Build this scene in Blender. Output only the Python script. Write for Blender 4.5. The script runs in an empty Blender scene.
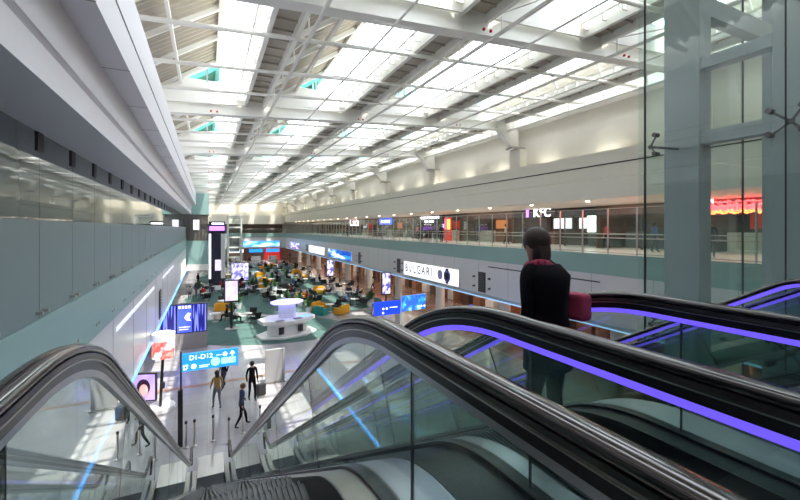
import bpy, bmesh, math, random
from mathutils import Vector, Matrix
random.seed(7)
PI = math.pi
C = bpy.context.scene.collection
H = 8.0                                     # eye level above the lower floor
def rel(Z): return Z + H
# ------------------------------------------------------------------ camera
F = 400.0
TH = math.atan(193.0 / F)
SN, CS = math.sin(TH), math.cos(TH)
cam = bpy.data.cameras.new('camera'); cam.sensor_width = 36; cam.lens = 36 * F / 800
cam.shift_y = -(250 - 228) / 800.0 ; cam.clip_start = 0.05; cam.clip_end = 500
co = bpy.data.objects.new('camera', cam); C.objects.link(co)
co.location = (0, 0, H); co.rotation_euler = (PI / 2, 0, -TH)
bpy.context.scene.camera = co
def floor_at(px, py):                        # a point of the lower floor
    D = F * H / (py - 228); X = (px - 207) * D * CS / F
    return X, (D - SN * X) / CS
# ------------------------------------------------------------------ materials
MATS = {}
def mat(name, col, rough=.5, metal=0, emit=0, ecol=None, noise=0, nscale=8, bump=0, spec=.5, stretch=None):
    if name in MATS: return MATS[name]
    m = bpy.data.materials.new(name); m.use_nodes = True
    nt = m.node_tree; b = nt.nodes['Principled BSDF']
    b.inputs['Base Color'].default_value = (*col, 1); b.inputs['Roughness'].default_value = rough
    b.inputs['Metallic'].default_value = metal; b.inputs['Specular IOR Level'].default_value = spec
    if emit:
        b.inputs['Emission Color'].default_value = (*(ecol or col), 1); b.inputs['Emission Strength'].default_value = emit
    if noise or bump:
        tc = nt.nodes.new('ShaderNodeTexCoord'); mp = nt.nodes.new('ShaderNodeMapping'); nz = nt.nodes.new('ShaderNodeTexNoise')
        nt.links.new(tc.outputs['Object'], mp.inputs[0]); nt.links.new(mp.outputs[0], nz.inputs[0])
        if stretch: mp.inputs['Scale'].default_value = stretch
        nz.inputs['Scale'].default_value = nscale; nz.inputs['Detail'].default_value = 4
        if noise:
            mx = nt.nodes.new('ShaderNodeMix'); mx.data_type = 'RGBA'
            nt.links.new(nz.outputs[0], mx.inputs[0])
            mx.inputs[6].default_value = (*[c * (1 - noise) for c in col], 1); mx.inputs[7].default_value = (*[min(1, c * (1 + noise)) for c in col], 1)
            nt.links.new(mx.outputs[2], b.inputs['Base Color'])
        if bump:
            bp = nt.nodes.new('ShaderNodeBump'); bp.inputs['Strength'].default_value = bump; bp.inputs['Distance'].default_value = .01
            nt.links.new(nz.outputs[0], bp.inputs['Height']); nt.links.new(bp.outputs[0], b.inputs['Normal'])
    MATS[name] = m; return m
def glassmat(name, tint, ior=1.5, rough=0.0, body=None, bodyfac=0.0, boost=1.0):
    if name in MATS: return MATS[name]
    m = bpy.data.materials.new(name); m.use_nodes = True; nt = m.node_tree; N = nt.nodes; L = nt.links
    N.clear(); out = N.new('ShaderNodeOutputMaterial')
    tr = N.new('ShaderNodeBsdfTransparent'); tr.inputs[0].default_value = (*tint, 1)
    gl = N.new('ShaderNodeBsdfGlossy'); gl.inputs['Roughness'].default_value = rough; gl.inputs[0].default_value = (.95, 1, .98, 1)
    ge = N.new('ShaderNodeNewGeometry'); dt = N.new('ShaderNodeVectorMath'); dt.operation = 'DOT_PRODUCT'
    L.new(ge.outputs['Incoming'], dt.inputs[0]); L.new(ge.outputs['Normal'], dt.inputs[1])
    ab = N.new('ShaderNodeMath'); ab.operation = 'ABSOLUTE'; L.new(dt.outputs['Value'], ab.inputs[0])
    om = N.new('ShaderNodeMath'); om.operation = 'SUBTRACT'; om.inputs[0].default_value = 1; L.new(ab.outputs[0], om.inputs[1])
    pw = N.new('ShaderNodeMath'); pw.operation = 'POWER'; L.new(om.outputs[0], pw.inputs[0]); pw.inputs[1].default_value = 5
    ml = N.new('ShaderNodeMath'); ml.operation = 'MULTIPLY_ADD'; ml.use_clamp = True; L.new(pw.outputs[0], ml.inputs[0])
    ml.inputs[1].default_value = .9 * boost; ml.inputs[2].default_value = ((ior - 1) / (ior + 1)) ** 2 * boost
    base = tr.outputs[0]
    if body:
        df = N.new('ShaderNodeBsdfDiffuse'); df.inputs[0].default_value = (*body, 1)
        m2 = N.new('ShaderNodeMixShader'); m2.inputs[0].default_value = bodyfac
        L.new(base, m2.inputs[1]); L.new(df.outputs[0], m2.inputs[2]); base = m2.outputs[0]
    mx = N.new('ShaderNodeMixShader'); L.new(ml.outputs[0], mx.inputs[0]); L.new(base, mx.inputs[1]); L.new(gl.outputs[0], mx.inputs[2])
    L.new(mx.outputs[0], out.inputs[0]); MATS[name] = m; return m
def tilemat(name, c1, c2, mortar, scale, w=1.0, h=1.0, rough=.25, offset=0.0, msize=.01, rot=0):
    if name in MATS: return MATS[name]
    m = bpy.data.materials.new(name); m.use_nodes = True; nt = m.node_tree; N = nt.nodes; L = nt.links; b = N['Principled BSDF']
    tc = N.new('ShaderNodeTexCoord'); mp = N.new('ShaderNodeMapping'); br = N.new('ShaderNodeTexBrick'); nz = N.new('ShaderNodeTexNoise')
    mp.inputs['Rotation'].default_value = (0, 0, rot)
    L.new(tc.outputs['Object'], mp.inputs[0]); L.new(mp.outputs[0], br.inputs[0]); L.new(mp.outputs[0], nz.inputs[0])
    br.offset = offset; br.inputs['Color1'].default_value = (*c1, 1); br.inputs['Color2'].default_value = (*c2, 1); br.inputs['Mortar'].default_value = (*mortar, 1)
    br.inputs['Scale'].default_value = scale; br.inputs['Brick Width'].default_value = w; br.inputs['Row Height'].default_value = h; br.inputs['Mortar Size'].default_value = msize
    nz.inputs['Scale'].default_value = .6; nz.inputs['Detail'].default_value = 5
    mx = N.new('ShaderNodeMix'); mx.data_type = 'RGBA'; mx.blend_type = 'MULTIPLY'; mx.inputs[0].default_value = .35
    L.new(br.outputs[0], mx.inputs[6]); L.new(nz.outputs[0], mx.inputs[7]); L.new(mx.outputs[2], b.inputs['Base Color'])
    b.inputs['Roughness'].default_value = rough; MATS[name] = m; return m
def screenmat(name, c1, c2, c3, sx, sy, strength=1.5, kind='rows'):   # the picture a lit screen shows
    if name in MATS: return MATS[name]
    m = bpy.data.materials.new(name); m.use_nodes = True; nt = m.node_tree; N = nt.nodes; L = nt.links; b = N['Principled BSDF']
    tc = N.new('ShaderNodeTexCoord'); mp = N.new('ShaderNodeMapping'); L.new(tc.outputs['Generated'], mp.inputs[0]); mp.inputs['Scale'].default_value = (sx, sx, sy)
    cr = N.new('ShaderNodeValToRGB'); cr.color_ramp.interpolation = 'EASE'
    nz = N.new('ShaderNodeTexNoise'); nz.inputs['Scale'].default_value = 1; nz.inputs['Detail'].default_value = 2 if kind == 'picture' else 0
    L.new(mp.outputs[0], nz.inputs[0]); L.new(nz.outputs[0], cr.inputs[0])
    e = cr.color_ramp.elements; e[0].position = .42; e[0].color = (*c1, 1); e[1].position = .52; e[1].color = (*c2, 1)
    n = e.new(.62); n.color = (*c3, 1)
    L.new(cr.outputs[0], b.inputs['Emission Color']); b.inputs['Emission Strength'].default_value = strength; b.inputs['Base Color'].default_value = (.02, .02, .03, 1)
    b.inputs['Roughness'].default_value = .15; MATS[name] = m; return m
white = mat('white_paint', (.80, .79, .76), .45, noise=.03, nscale=1.5)
steelw = mat('white_steel', (.88, .87, .82), .35, noise=.05, nscale=2)
roofdeck = mat('roof_deck', (.46, .42, .35), .6, noise=.06, nscale=2)
bulk = mat('bulkhead_paint', (.76, .74, .77), .5, noise=.02, nscale=1)
cream = mat('cream_wall', (.78, .75, .66), .6, noise=.04, nscale=.8)
panelgrey = mat('fascia_panel', (.66, .66, .69), .3, noise=.03, nscale=.7)
seam = mat('seam_dark', (.05, .05, .055), .5)
black = mat('black_metal', (.018, .018, .022), .3)
blackrub = mat('black_rubber', (.018, .014, .013), .16, spec=.8)
brownrub = mat('brown_black_rubber', (.03, .022, .02), .12, spec=.9)
steel = mat('brushed_steel', (.50, .48, .46), .28, 1, noise=.15, nscale=30, stretch=(1, .05, 1))
steeldk = mat('dark_steel', (.16, .155, .15), .3, 1, noise=.1, nscale=20)
alu = mat('satin_aluminium', (.55, .56, .60), .38, 1, noise=.1, nscale=12, stretch=(1, .1, 1))
alubeige = mat('warm_aluminium', (.42, .40, .35), .4, .7, noise=.15, nscale=12, stretch=(1, .1, 1))
greysteel = mat('grey_blue_painted_steel', (.42, .47, .49), .4, noise=.04, nscale=3)
tealglass = mat('teal_back_painted_glass', (.25, .40, .385), .28, noise=.04, nscale=.7)
darkglass = mat('dark_reflective_glass', (.085, .12, .122), .03, spec=1.0)
frosted = mat('frosted_teal_glass', (.17, .235, .235), .38, spec=.6, noise=.05, nscale=.5)
glass = glassmat('clear_glass', (.93, .97, .95))
glassgreen = glassmat('green_tinted_glass', (.925, .965, .95), body=(.6, .75, .72), bodyfac=.012)
glassrail = glassmat('balustrade_glass', (.80, .87, .85), ior=1.55, boost=1.6)
glazing = glassmat('skylight_glass', (.96, .98, 1.0), boost=.6)
tealpane = glassmat('teal_gable_glass', (.66, .86, .85), boost=.8)
purple = mat('purple_led', (.2, .14, .8), .4, emit=.75, ecol=(.16, .10, .95))
cyanled = mat('blue_led', (.1, .4, 1), .4, emit=1.0, ecol=(.08, .35, 1.0))
paleled = mat('pale_blue_led', (.4, .7, 1), .4, emit=.7, ecol=(.35, .65, 1.0))
warmlamp = mat('lamp_warm', (1, .9, .7), .4, emit=14, ecol=(1, .85, .62))
whitelamp = mat('lamp_white', (1, 1, 1), .4, emit=9, ecol=(1, .96, .9))
wood = mat('brown_wood', (.26, .125, .07), .4, noise=.3, nscale=4)
darkbrown = mat('dark_brown_panel', (.10, .055, .042), .35, noise=.3, nscale=2)
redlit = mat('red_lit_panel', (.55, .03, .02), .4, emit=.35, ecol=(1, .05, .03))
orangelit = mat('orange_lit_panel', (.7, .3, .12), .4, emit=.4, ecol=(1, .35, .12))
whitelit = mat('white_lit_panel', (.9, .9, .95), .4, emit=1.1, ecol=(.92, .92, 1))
carpetm = mat('green_carpet', (.06, .125, .115), .95, noise=.35, nscale=1.2, bump=.5)
floorm = tilemat('white_marble_tiles', (.43, .42, .44), (.38, .37, .40), (.33, .31, .3), 1.0, 1.2, 1.2, rough=.18)
brownfloor = tilemat('brown_marble_tiles', (.34, .20, .15), (.27, .16, .12), (.12, .08, .06), 1.0, 1.2, 1.2, rough=.15)
landingm = tilemat('landing_tiles', (.35, .34, .33), (.3, .3, .29), (.1, .1, .1), 1.0, .6, .6, rough=.3)
gold = mat('yellow_upholstery', (.75, .36, .02), .7, bump=.3, nscale=30)
leather = mat('black_leather', (.02, .02, .022), .4)
tealup = mat('teal_upholstery', (.02, .28, .25), .7)
leaf = mat('green_leaves', (.03, .10, .03), .6, noise=.4, nscale=10)
skin = mat('skin', (.50, .27, .18), .5); hairm = mat('dark_hair', (.022, .013, .01), .55, bump=.6, nscale=60)
clothblack = mat('black_cloth', (.007, .007, .010), .9, spec=.15, bump=.3, nscale=50); clothnavy = mat('navy_cloth', (.03, .04, .09), .85)
clothpink = mat('pink_cloth', (.45, .05, .12), .8); clothwhite = mat('white_cloth', (.6, .6, .6), .8); clothgrey = mat('grey_cloth', (.15, .15, .17), .85)
clothblue = mat('blue_cloth', (.06, .12, .3), .85); clothyellow = mat('yellow_cloth', (.28, .17, .04), .8); clothred = mat('red_cloth', (.4, .03, .03), .8)
# ------------------------------------------------------------------ mesh builder
class MB:
    def __init__(s): s.v = []; s.f = []
    def raw(s, vs, fs):
        n = len(s.v); s.v += [tuple(v) for v in vs]; s.f += [tuple(i + n for i in f) for f in fs]; return s
    def box(s, x0, x1, y0, y1, z0, z1, M=None):
        vs = [(x, y, z) for x in (x0, x1) for y in (y0, y1) for z in (z0, z1)]
        if M is not None: vs = [M @ Vector(v) for v in vs]
        return s.raw(vs, [(0, 1, 3, 2), (4, 6, 7, 5), (0, 4, 5, 1), (2, 3, 7, 6), (0, 2, 6, 4), (1, 5, 7, 3)])
    def tube(s, a, b, r0, r1=None, n=10, caps=True):
        r1 = r0 if r1 is None else r1; a = Vector(a); b = Vector(b); d = (b - a).normalized()
        u = d.orthogonal().normalized(); w = d.cross(u); vs = []
        for p, r in ((a, r0), (b, r1)):
            for i in range(n):
                t = 2 * PI * i / n; vs.append(p + u * (r * math.cos(t)) + w * (r * math.sin(t)))
        fs = [(i, (i + 1) % n, n + (i + 1) % n, n + i) for i in range(n)]
        if caps: fs += [tuple(range(n - 1, -1, -1)), tuple(range(n, 2 * n))]
        return s.raw(vs, fs)
    def lathe(s, prof, c=(0, 0, 0), n=24, sx=1, sy=1):
        vs = []
        for r, z in prof:
            for i in range(n):
                t = 2 * PI * i / n; vs.append((c[0] + sx * r * math.cos(t), c[1] + sy * r * math.sin(t), c[2] + z))
        fs = []
        for k in range(len(prof) - 1):
            for i in range(n): fs.append((k * n + i, k * n + (i + 1) % n, (k + 1) * n + (i + 1) % n, (k + 1) * n + i))
        fs += [tuple(range(n - 1, -1, -1)), tuple(range((len(prof) - 1) * n, len(prof) * n))]
        return s.raw(vs, fs)
    def ball(s, c, rx, ry=None, rz=None, n=14, m=9):
        ry = ry or rx; rz = rz or rx
        return s.lathe([(math.sin(PI * k / m) * rx + 1e-4, -math.cos(PI * k / m) * rz) for k in range(m + 1)], c, n, 1, ry / rx)
    def prism(s, poly, axis, a, b):          # poly in the two other axes, extruded along axis
        def P(u, v, t): return {'x': (t, u, v), 'y': (u, t, v), 'z': (u, v, t)}[axis]
        n = len(poly); vs = [P(u, v, a) for u, v in poly] + [P(u, v, b) for u, v in poly]
        fs = [(i, (i + 1) % n, n + (i + 1) % n, n + i) for i in range(n)] + [tuple(range(n - 1, -1, -1)), tuple(range(n, 2 * n))]
        return s.raw(vs, fs)
    def sweep(s, path, sec, x0, close=True):  # path of (y,z,ny,nz); section of (dx,dn)
        n = len(sec); vs = []
        for (y, z, ny, nz) in path:
            for dx, dn in sec: vs.append((x0 + dx, y + ny * dn, z + nz * dn))
        fs = []
        for k in range(len(path) - 1):
            for i in range(n): fs.append((k * n + i, k * n + (i + 1) % n, (k + 1) * n + (i + 1) % n, (k + 1) * n + i))
        if close: fs += [tuple(range(n - 1, -1, -1)), tuple(range((len(path) - 1) * n, len(path) * n))]
        return s.raw(vs, fs)
    def build(s, name, m, parent=None, world=False, smooth=False, bevel=0):
        me = bpy.data.meshes.new(name); vs = s.v
        if world and parent is not None:
            L = parent.location; vs = [(v[0] - L.x, v[1] - L.y, v[2] - L.z) for v in vs]
        me.from_pydata(vs, [], s.f)
        bm = bmesh.new(); bm.from_mesh(me); bmesh.ops.recalc_face_normals(bm, faces=bm.faces); bm.to_mesh(me); bm.free()
        me.materials.append(m); o = bpy.data.objects.new(name, me); C.objects.link(o)
        if parent is not None: o.parent = parent
        if smooth:
            for p in me.polygons: p.use_smooth = True
        if bevel:
            b = o.modifiers.new('bevel', 'BEVEL'); b.width = bevel; b.segments = 2; b.limit_method = 'ANGLE'
        return o
def tag(o, label=None, cat=None, group=None, kind=None):
    if label: o['label'] = label
    if cat: o['category'] = cat
    if group: o['group'] = group
    if kind: o['kind'] = kind
    return o
def thing(name, label, cat, loc=(0, 0, 0), rz=0, group=None):
    o = bpy.data.objects.new(name, None); C.objects.link(o); o.location = loc; o.rotation_euler = (0, 0, rz); o.empty_display_size = .1
    return tag(o, label, cat, group)
def struct(o, label=None): return tag(o, label, None, None, 'structure')
KIDS = {}
def copy_tree(root, loc, rz, label=None, group=None, scale=1):
    def rec(o, par):
        c = o.copy(); C.objects.link(c)
        if par: c.parent = par
        for ch in [k for k in ALLKIDS(o)]: rec(ch, c)
        return c
    r = rec(root, None); r.location = loc; r.rotation_euler = (0, 0, rz); r.scale = (scale,) * 3
    if label: r['label'] = label
    if group: r['group'] = group
    return r
def ALLKIDS(o): return list(o.children)
def text(body, m, size, parent, loc, rot, name='lettering', ext=.01, align='CENTER'):
    cu = bpy.data.curves.new(name, 'FONT'); cu.body = body; cu.offset = size * .012; cu.size = size; cu.extrude = ext; cu.align_x = align; cu.align_y = 'CENTER'
    cu.materials.append(m); o0 = bpy.data.objects.new(name, cu); C.objects.link(o0)
    dg = bpy.context.evaluated_depsgraph_get(); dg.update(); me = bpy.data.meshes.new_from_object(o0.evaluated_get(dg)); bpy.data.objects.remove(o0)
    if not me.materials: me.materials.append(m)
    o = bpy.data.objects.new(name, me); C.objects.link(o); o.parent = parent; o.location = loc; o.rotation_euler = rot
    return o
ORD = ['first', 'second', 'third', 'fourth', 'fifth', 'sixth', 'seventh', 'eighth', 'ninth', 'tenth', 'eleventh', 'twelfth', 'thirteenth', 'fourteenth', 'fifteenth', 'sixteenth', 'seventeenth', 'eighteenth', 'nineteenth', 'twentieth']
# ================================================================== SETTING
YN, YF = -7.0, 110.0
XL, XR = -2.2, 18.0
Z0, ZG, ZT, ZB = 0.0, rel(-1.35), rel(-2.35), rel(-5.0)     # lower floor, gallery floor, top of fascia panels, underside
struct(MB().box(-9, 17.2, YN, YF + 4, -.3, 0).build('floor', floorm))
struct(MB().box(17.2, 30, YN, YF + 4, -.3, 0).build('floor_arcade', brownfloor))
struct(MB().box(-9.3, -9, YN, YF + 4, 0, ZB).build('wall_left_lower', darkbrown))
struct(MB().box(30, 30.3, YN, YF + 4, 0, ZB).build('wall_right_lower', darkbrown))
struct(MB().box(-9.3, 30.3, YN - .3, YN, 0, rel(9.5)).build('wall_near', white))
# left gallery body + fascia
struct(MB().box(-9, XL, YN, 53, ZB, ZG - .02).build('wall_left_fascia', panelgrey))
struct(MB().box(-9, -2.75, YN, 53, ZG, rel(1.4)).build('wall_left', mat('dark_teal_wall', (.06, .09, .09), .5)))
struct(MB().box(XL - .005, XL + .03, YN, 53, ZT, ZG + .02).build('trim_1', tealglass))
struct(MB().box(-8, XL, YN, 53, ZG - .01, ZG).build('floor_left_gallery', landingm))
# right gallery
struct(MB().box(XR, 30, YN, YF + 4, ZB, ZG).build('floor_right_gallery', panelgrey))
struct(MB().box(XR - .04, XR, YN, YF - 6, ZT, ZG + .05).build('trim_2', tealglass))
struct(MB().box(30, 30.3, YN, YF + 4, ZG, rel(9.5)).build('wall_right_outer', darkbrown))
# right upper bulkhead profile (X, Z)
prof = [(XR, 1.5), (XR, 2.5), (XR + .12, 2.55), (XR + .12, 3.18), (XR + .16, 3.2), (XR + .16, 3.24), (XR + .12, 3.26), (XR + .12, 3.9), (XR + .5, 3.9), (XR + .5, 3.75), (XR + 1.3, 3.75), (XR + 1.3, 9.3), (XR + 1.8, 9.3), (XR + 1.8, 1.75), (30, 1.75), (30, 1.5)]
struct(MB().prism([(x, rel(z)) for x, z in prof], 'y', YN, YF).build('wall_right', cream))
struct(MB().box(XR + .10, XR + .155, YN, YF, rel(3.2), rel(3.245)).build('trim_3', seam))
struct(MB().box(XR + .9, XR + 1.31, YN, YF, rel(6.75), rel(7.75)).build('trim_4', steelw))
struct(MB().box(XR + .75, XR + 1.31, YN, YF, rel(6.62), rel(6.75)).build('trim_5', steelw))
# left stepped bulkhead
struct(MB().box(-2.95, -2.75, YN, 53, rel(1.4), rel(9)).build('wall_left_upper', bulk))
pl = [ (-1.41, 1.4), (-1.41, 1.74), (-1.52, 1.80), (-1.42, 1.86), (-1.35, 2.30), (-1.02, 2.30), (-1.02, 3.54), (-1.5, 3.60), (-2.65, 3.60), (-2.65, 1.4)]
struct(MB().prism([(x, rel(z)) for x, z in pl], 'y', YN, 45).build('wall_left_bulkhead', bulk))
struct(MB().box(-1.03, -1.012, YN, 45, rel(2.81), rel(2.835)).build('trim_6', seam))
for k in range(22): struct(MB().box(-1.36, -1.015, 1 + 2 * k, 1.008 + 2 * k, rel(2.296), rel(2.303)).build('trim_%d' % (60 + k), seam))
# LED edges
struct(MB().box(XL - .02, XL + .05, YN, 53, ZB - .03, ZB + .03).build('trim_7', cyanled))
struct(MB().box(XR - .06, XR + .02, YN, YF - 6, ZB - .04, ZB + .05).build('trim_8', paleled))
struct(MB().box(XR - .12, XR, YN, YF - 6, ZB + .05, ZB + .22).build('trim_9', mat('blue_grey_edge', (.38, .5, .58), .35)))
# fascia panel seams
def seams(x, sx, y0, y1, step):
    k = 0; y = y0
    while y < y1:
        struct(MB().box(min(x, x + sx), max(x, x + sx), y, y + .012, ZB + .1, ZT).build('trim_%d' % (100 + len([1 for o in C.objects if o.name.startswith('trim_')])), seam)); y += step
seams(XL, .004, 3, 50, 3.2); seams(XR, -.004, 8, 60, 3.2)
# far end
struct(MB().box(-9, 30, YF, YF + .4, 0, rel(9.5)).build('wall_far', cream))
struct(MB().box(-9, 19, YF - 6, YF, ZB, ZG).build('floor_far_gallery', panelgrey))
struct(MB().box(-2, 18, YF - 6.06, YF - 6, ZT, ZG).build('trim_10', tealglass))
struct(MB().box(-9, 18, YF - 4.5, YF, rel(1.0), rel(3.2)).build('wall_far_bulkhead', cream))
struct(MB().box(-9, 18, YF - .8, YF - .5, ZG, rel(1.0)).build('wall_far_shops', darkbrown))
# landing the camera stands on
struct(MB().box(XL, XR, YN, .75, ZG - .5, ZG).build('floor_landing', landingm))
# floor inlays
def ellipse(cx, cy, a, b, rot, n=48):
    return [(cx + a * math.cos(t) * math.cos(rot) - b * math.sin(t) * math.sin(rot), cy + a * math.cos(t) * math.sin(rot) + b * math.sin(t) * math.cos(rot)) for t in [2 * PI * i / n for i in range(n)]]
carps = [(3.6, 33.6, 7.2, 4.6, -.42), (9.6, 43.2, 8.2, 6.2, -.3), (2.6, 50, 4.8, 6.0, .2), (10.5, 61, 5.6, 8.5, .1), (3.0, 70, 4.2, 9, 0), (10, 84, 6, 9, 0)]
for k, (cx, cy, a, b, r) in enumerate(carps):
    o = MB().prism(ellipse(cx, cy, a, b, r), 'z', 0, .010 + .002 * k).build('carpet', carpetm)
    tag(o, ['oval green carpet under the white information kiosk', 'oval green carpet with the yellow sofas beyond the white path', 'green carpet around the lounge chairs behind the tall screen', 'long green carpet beneath the crowded seats beside the arcade', 'green carpet by the lift tower', 'green carpet at the far end of the hall'][k], 'carpet')
struct(MB().box(-9, 17.2, 22.6, 22.95, 0, .004).build('floor_brown_strip', mat('brown_strip', (.30, .16, .09), .3)))
struct(MB().box(17.0, 17.2, YN, YF, 0, .005).build('floor_dark_strip', mat('brown_strip', (.30, .16, .09), .3)))
# ================================================================== ROOF
SL = .065
def beamz(x): return rel(5.34 + SL * x)
NR = 10
GUT = [2.1, 7.2, 12.3, 17.4]
for j in range(NR + 1):
    y = 10.0 - 11 + 11 * j
    t = thing('roof_beam', 'white steel beam crossing the hall roof, %s from the near end' % ORD[j], 'roof beam', (-2.5, y, beamz(-2.5)), 0, 'white beams crossing under the skylights')
    def bar(w, za, zb, name):
        xs = (-2.2, XR + 1.2); vs = []
        for x in xs:
            for yy in (-w / 2, w / 2):
                for zz in (za, zb): vs.append((x, y + yy, beamz(x) + zz))
        return MB().raw(vs, [(0, 1, 3, 2), (4, 6, 7, 5), (0, 4, 5, 1), (2, 3, 7, 6), (0, 2, 6, 4), (1, 5, 7, 3)]).build(name, steelw, t, world=True)
    bar(.46, 0, .05, 'bottom_flange'); bar(.30, .05, .78, 'web'); bar(.46, .78, .83, 'top_flange')
    # haunch on the wall side
    zb = beamz(XR + .8)
    MB().prism([(XR - .9, zb + .05), (XR + .9, zb + .05), (XR + .9, zb - 1.15), (XR + .35, zb - 1.15)], 'y', y - .2, y + .2).build('haunch', steelw, t, world=True)
    MB().box(XR + .3, XR + 1.31, y - .4, y + .4, zb - 1.3, zb - 1.15).build('bearing_plate', steel, t, world=True)
    if j: 
        q = MB()
        for gx in (0.3, 7.6, 14.0):
            for d in (-.13, .13): q.ball((gx + d, y - .3, beamz(gx) + .12), .05, n=8, m=6)
        q.build('red_detector', mat('red_plastic', (.5, .02, .02), .4), t, world=True)
    struct(MB().box(XR + .75, XR + 1.31, y - .5, y + .5, rel(3.75), zb - 1.3).build('wall_pilaster', cream))
def gz(x): return rel(6.0 + SL * x)
RUN = {}
def make_sky(kx, xa, xb):
    """one sawtooth bay: deck rising from xa to the ridge, glazing falling to xb. local origin at (0, ystart, 0)"""
    t = thing('skylight', 'x', 'skylight', (xa, 0, rel(6)))
    W = xb - xa; xr = xa + W * .72; z0 = gz(xa); z1 = gz(xb); zr = z0 + 2.1; L0, L1 = .35, 10.65
    q = MB(); n = 30; vs = []; fs = []                      # ribbed deck
    for i in range(n * 4 + 1):
        yy = L0 + (L1 - L0) * i / (n * 4); off = (0, .13, .13, 0)[i % 4]
        vs += [(xa, yy, z0 + off + .1), (xr, yy, zr + off)]
    for i in range(n * 4): fs.append((2 * i, 2 * i + 1, 2 * i + 3, 2 * i + 2))
    q.raw(vs, fs).build('ribbed_deck', roofdeck, t, world=True)
    for yy in (L0 + .1, 3.1, 5.5, 7.9, L1 - .1):            # rafters
        MB().raw([(xa, yy - .06, z0 - .12), (xa, yy + .06, z0 - .12), (xr, yy + .06, zr - .2), (xr, yy - .06, zr - .2), (xa, yy - .06, z0 + .08), (xa, yy + .06, z0 + .08), (xr, yy + .06, zr), (xr, yy - .06, zr)],
                 [(0, 1, 2, 3), (4, 7, 6, 5), (0, 4, 5, 1), (1, 5, 6, 2), (2, 6, 7, 3), (3, 7, 4, 0)]).build('rafter', steelw, t, world=True)
    xm = (xa + xr) / 2; zm = (z0 + zr) / 2
    MB().box(xm - .05, xm + .05, L0, L1, zm - .32, zm - .14).build('purlin', steelw, t, world=True)
    MB().box(xr - .08, xr + .10, L0, L1, zr - .2, zr + .05).build('ridge_beam', steelw, t, world=True)
    MB().raw([(xr, L0, zr), (xr, L1, zr), (xb, L1, z1 + .1), (xb, L0, z1 + .1)], [(0, 1, 2, 3)]).build('glazing', glazing, t, world=True)
    for i in range(9):
        yy = L0 + (L1 - L0) * i / 8
        MB().raw([(xr, yy - .025, zr - .09), (xr, yy + .025, zr - .09), (xb, yy + .025, z1), (xb, yy - .025, z1), (xr, yy - .025, zr - .01), (xr, yy + .025, zr - .01), (xb, yy + .025, z1 + .09), (xb, yy - .025, z1 + .09)],
                 [(0, 1, 2, 3), (4, 7, 6, 5), (0, 4, 5, 1), (1, 5, 6, 2), (2, 6, 7, 3), (3, 7, 4, 0)]).build('glazing_bar', steelw, t, world=True)
    for yy, nm in ((L0, 'near'), (L1, 'far')):
        a = z0 + .95; f = (a - z0) / (zr - z0); xl = xa + (xr - xa) * f; fr = (zr - a) / (zr - z1); xrr = xr + (xb - xr) * fr
        MB().prism([(xa, z0 - .2), (xb, z1 - .2), (xb, z1 + .1), (xrr, a), (xl, a), (xa, z0)], 'y', yy - .04, yy + .04).build('gable_panel', steelw, t, world=True)
        MB().prism([(xl, a), (xrr, a), (xr, zr)], 'y', yy - .008, yy + .008).build('gable_pane', tealpane, t, world=True)
        MB().box((xl + xr) / 2 + .35, (xl + xr) / 2 + .42, yy - .04, yy + .04, a, zr - .45).build('gable_bar', greysteel, t, world=True)
        MB().tube((xl, yy, a + .04), (xrr, yy, a + .04), .04, n=6).build('gable_sill', steelw, t, world=True)
    q = MB()
    for i in range(15):
        yy = .7 + i * .7
        q.box(xb - .32, xb - .02, yy, yy + .06, z1 - .02, z1 + .22)
    q.box(xb - .36, xb - .30, L0, L1, z1 + .18, z1 + .24).build('gutter_bracket', steelw, t, world=True)
    return t
COLN = ['over the escalators', 'over the white kiosk side', 'over the middle seating', 'beside the cream wall']
edges = [(-2.6, 1.65), (2.55, 6.7), (7.7, 11.85), (12.75, 16.95)]
for c, (xa, xb) in enumerate(edges):
    s0 = make_sky(c, xa, xb)
    for j in range(NR):
        r = s0 if j == 0 else copy_tree(s0, (0, 0, 0), 0)
        r.location = (xa, -1 + 11 * j, rel(6))
        tag(r, 'sawtooth skylight %s, %s bay from the near end' % (COLN[c], ORD[j]), 'skylight', 'sawtooth skylights of the hall roof')
GN = ['over the escalators', 'between the kiosk and seating', 'towards the middle of the hall', 'along the cream wall']
for c, gx in enumerate(GUT):
    t = thing('roof_gutter', 'long boxed roof gutter running down the hall %s' % GN[c], 'roof gutter', (gx, 0, gz(gx)), 0, 'roof gutters between the skylight rows')
    w = .42 if c == 0 else .5
    MB().box(gx - w, gx + w, -1, YF, gz(gx) + .06, gz(gx) + .14).build('pan', roofdeck, t, world=True)
    for sgn in (-1, 1):
        MB().box(gx + sgn * w - .07, gx + sgn * w + .07, -1, YF, gz(gx) - .22, gz(gx) + .3).build('edge_beam', steelw, t, world=True)
    q = MB()
    for i in range(150): q.box(gx - w, gx + w, -.5 + i * .7, -.44 + i * .7, gz(gx), gz(gx) + .06)
    tag(q.build('cross_rib', roofdeck, t, world=True), kind='stuff')
    # suspended light truss under the gutter edge
    q = MB(); xx = gx + w + .12
    q.box(xx - .04, xx + .04, -1, YF, gz(gx) - .75, gz(gx) - .66)
    for i in range(50):
        y = .5 + 2.2 * i; q.tube((xx, y, gz(gx) - .7), (xx, y, gz(gx) - .1), .022, n=5)
        if i % 2: q.tube((xx, y, gz(gx) - .7), (xx, y + 2.2, gz(gx) - .15), .018, n=5)
    q.build('hanging_rail', steelw, t, world=True)
k = 0
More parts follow.
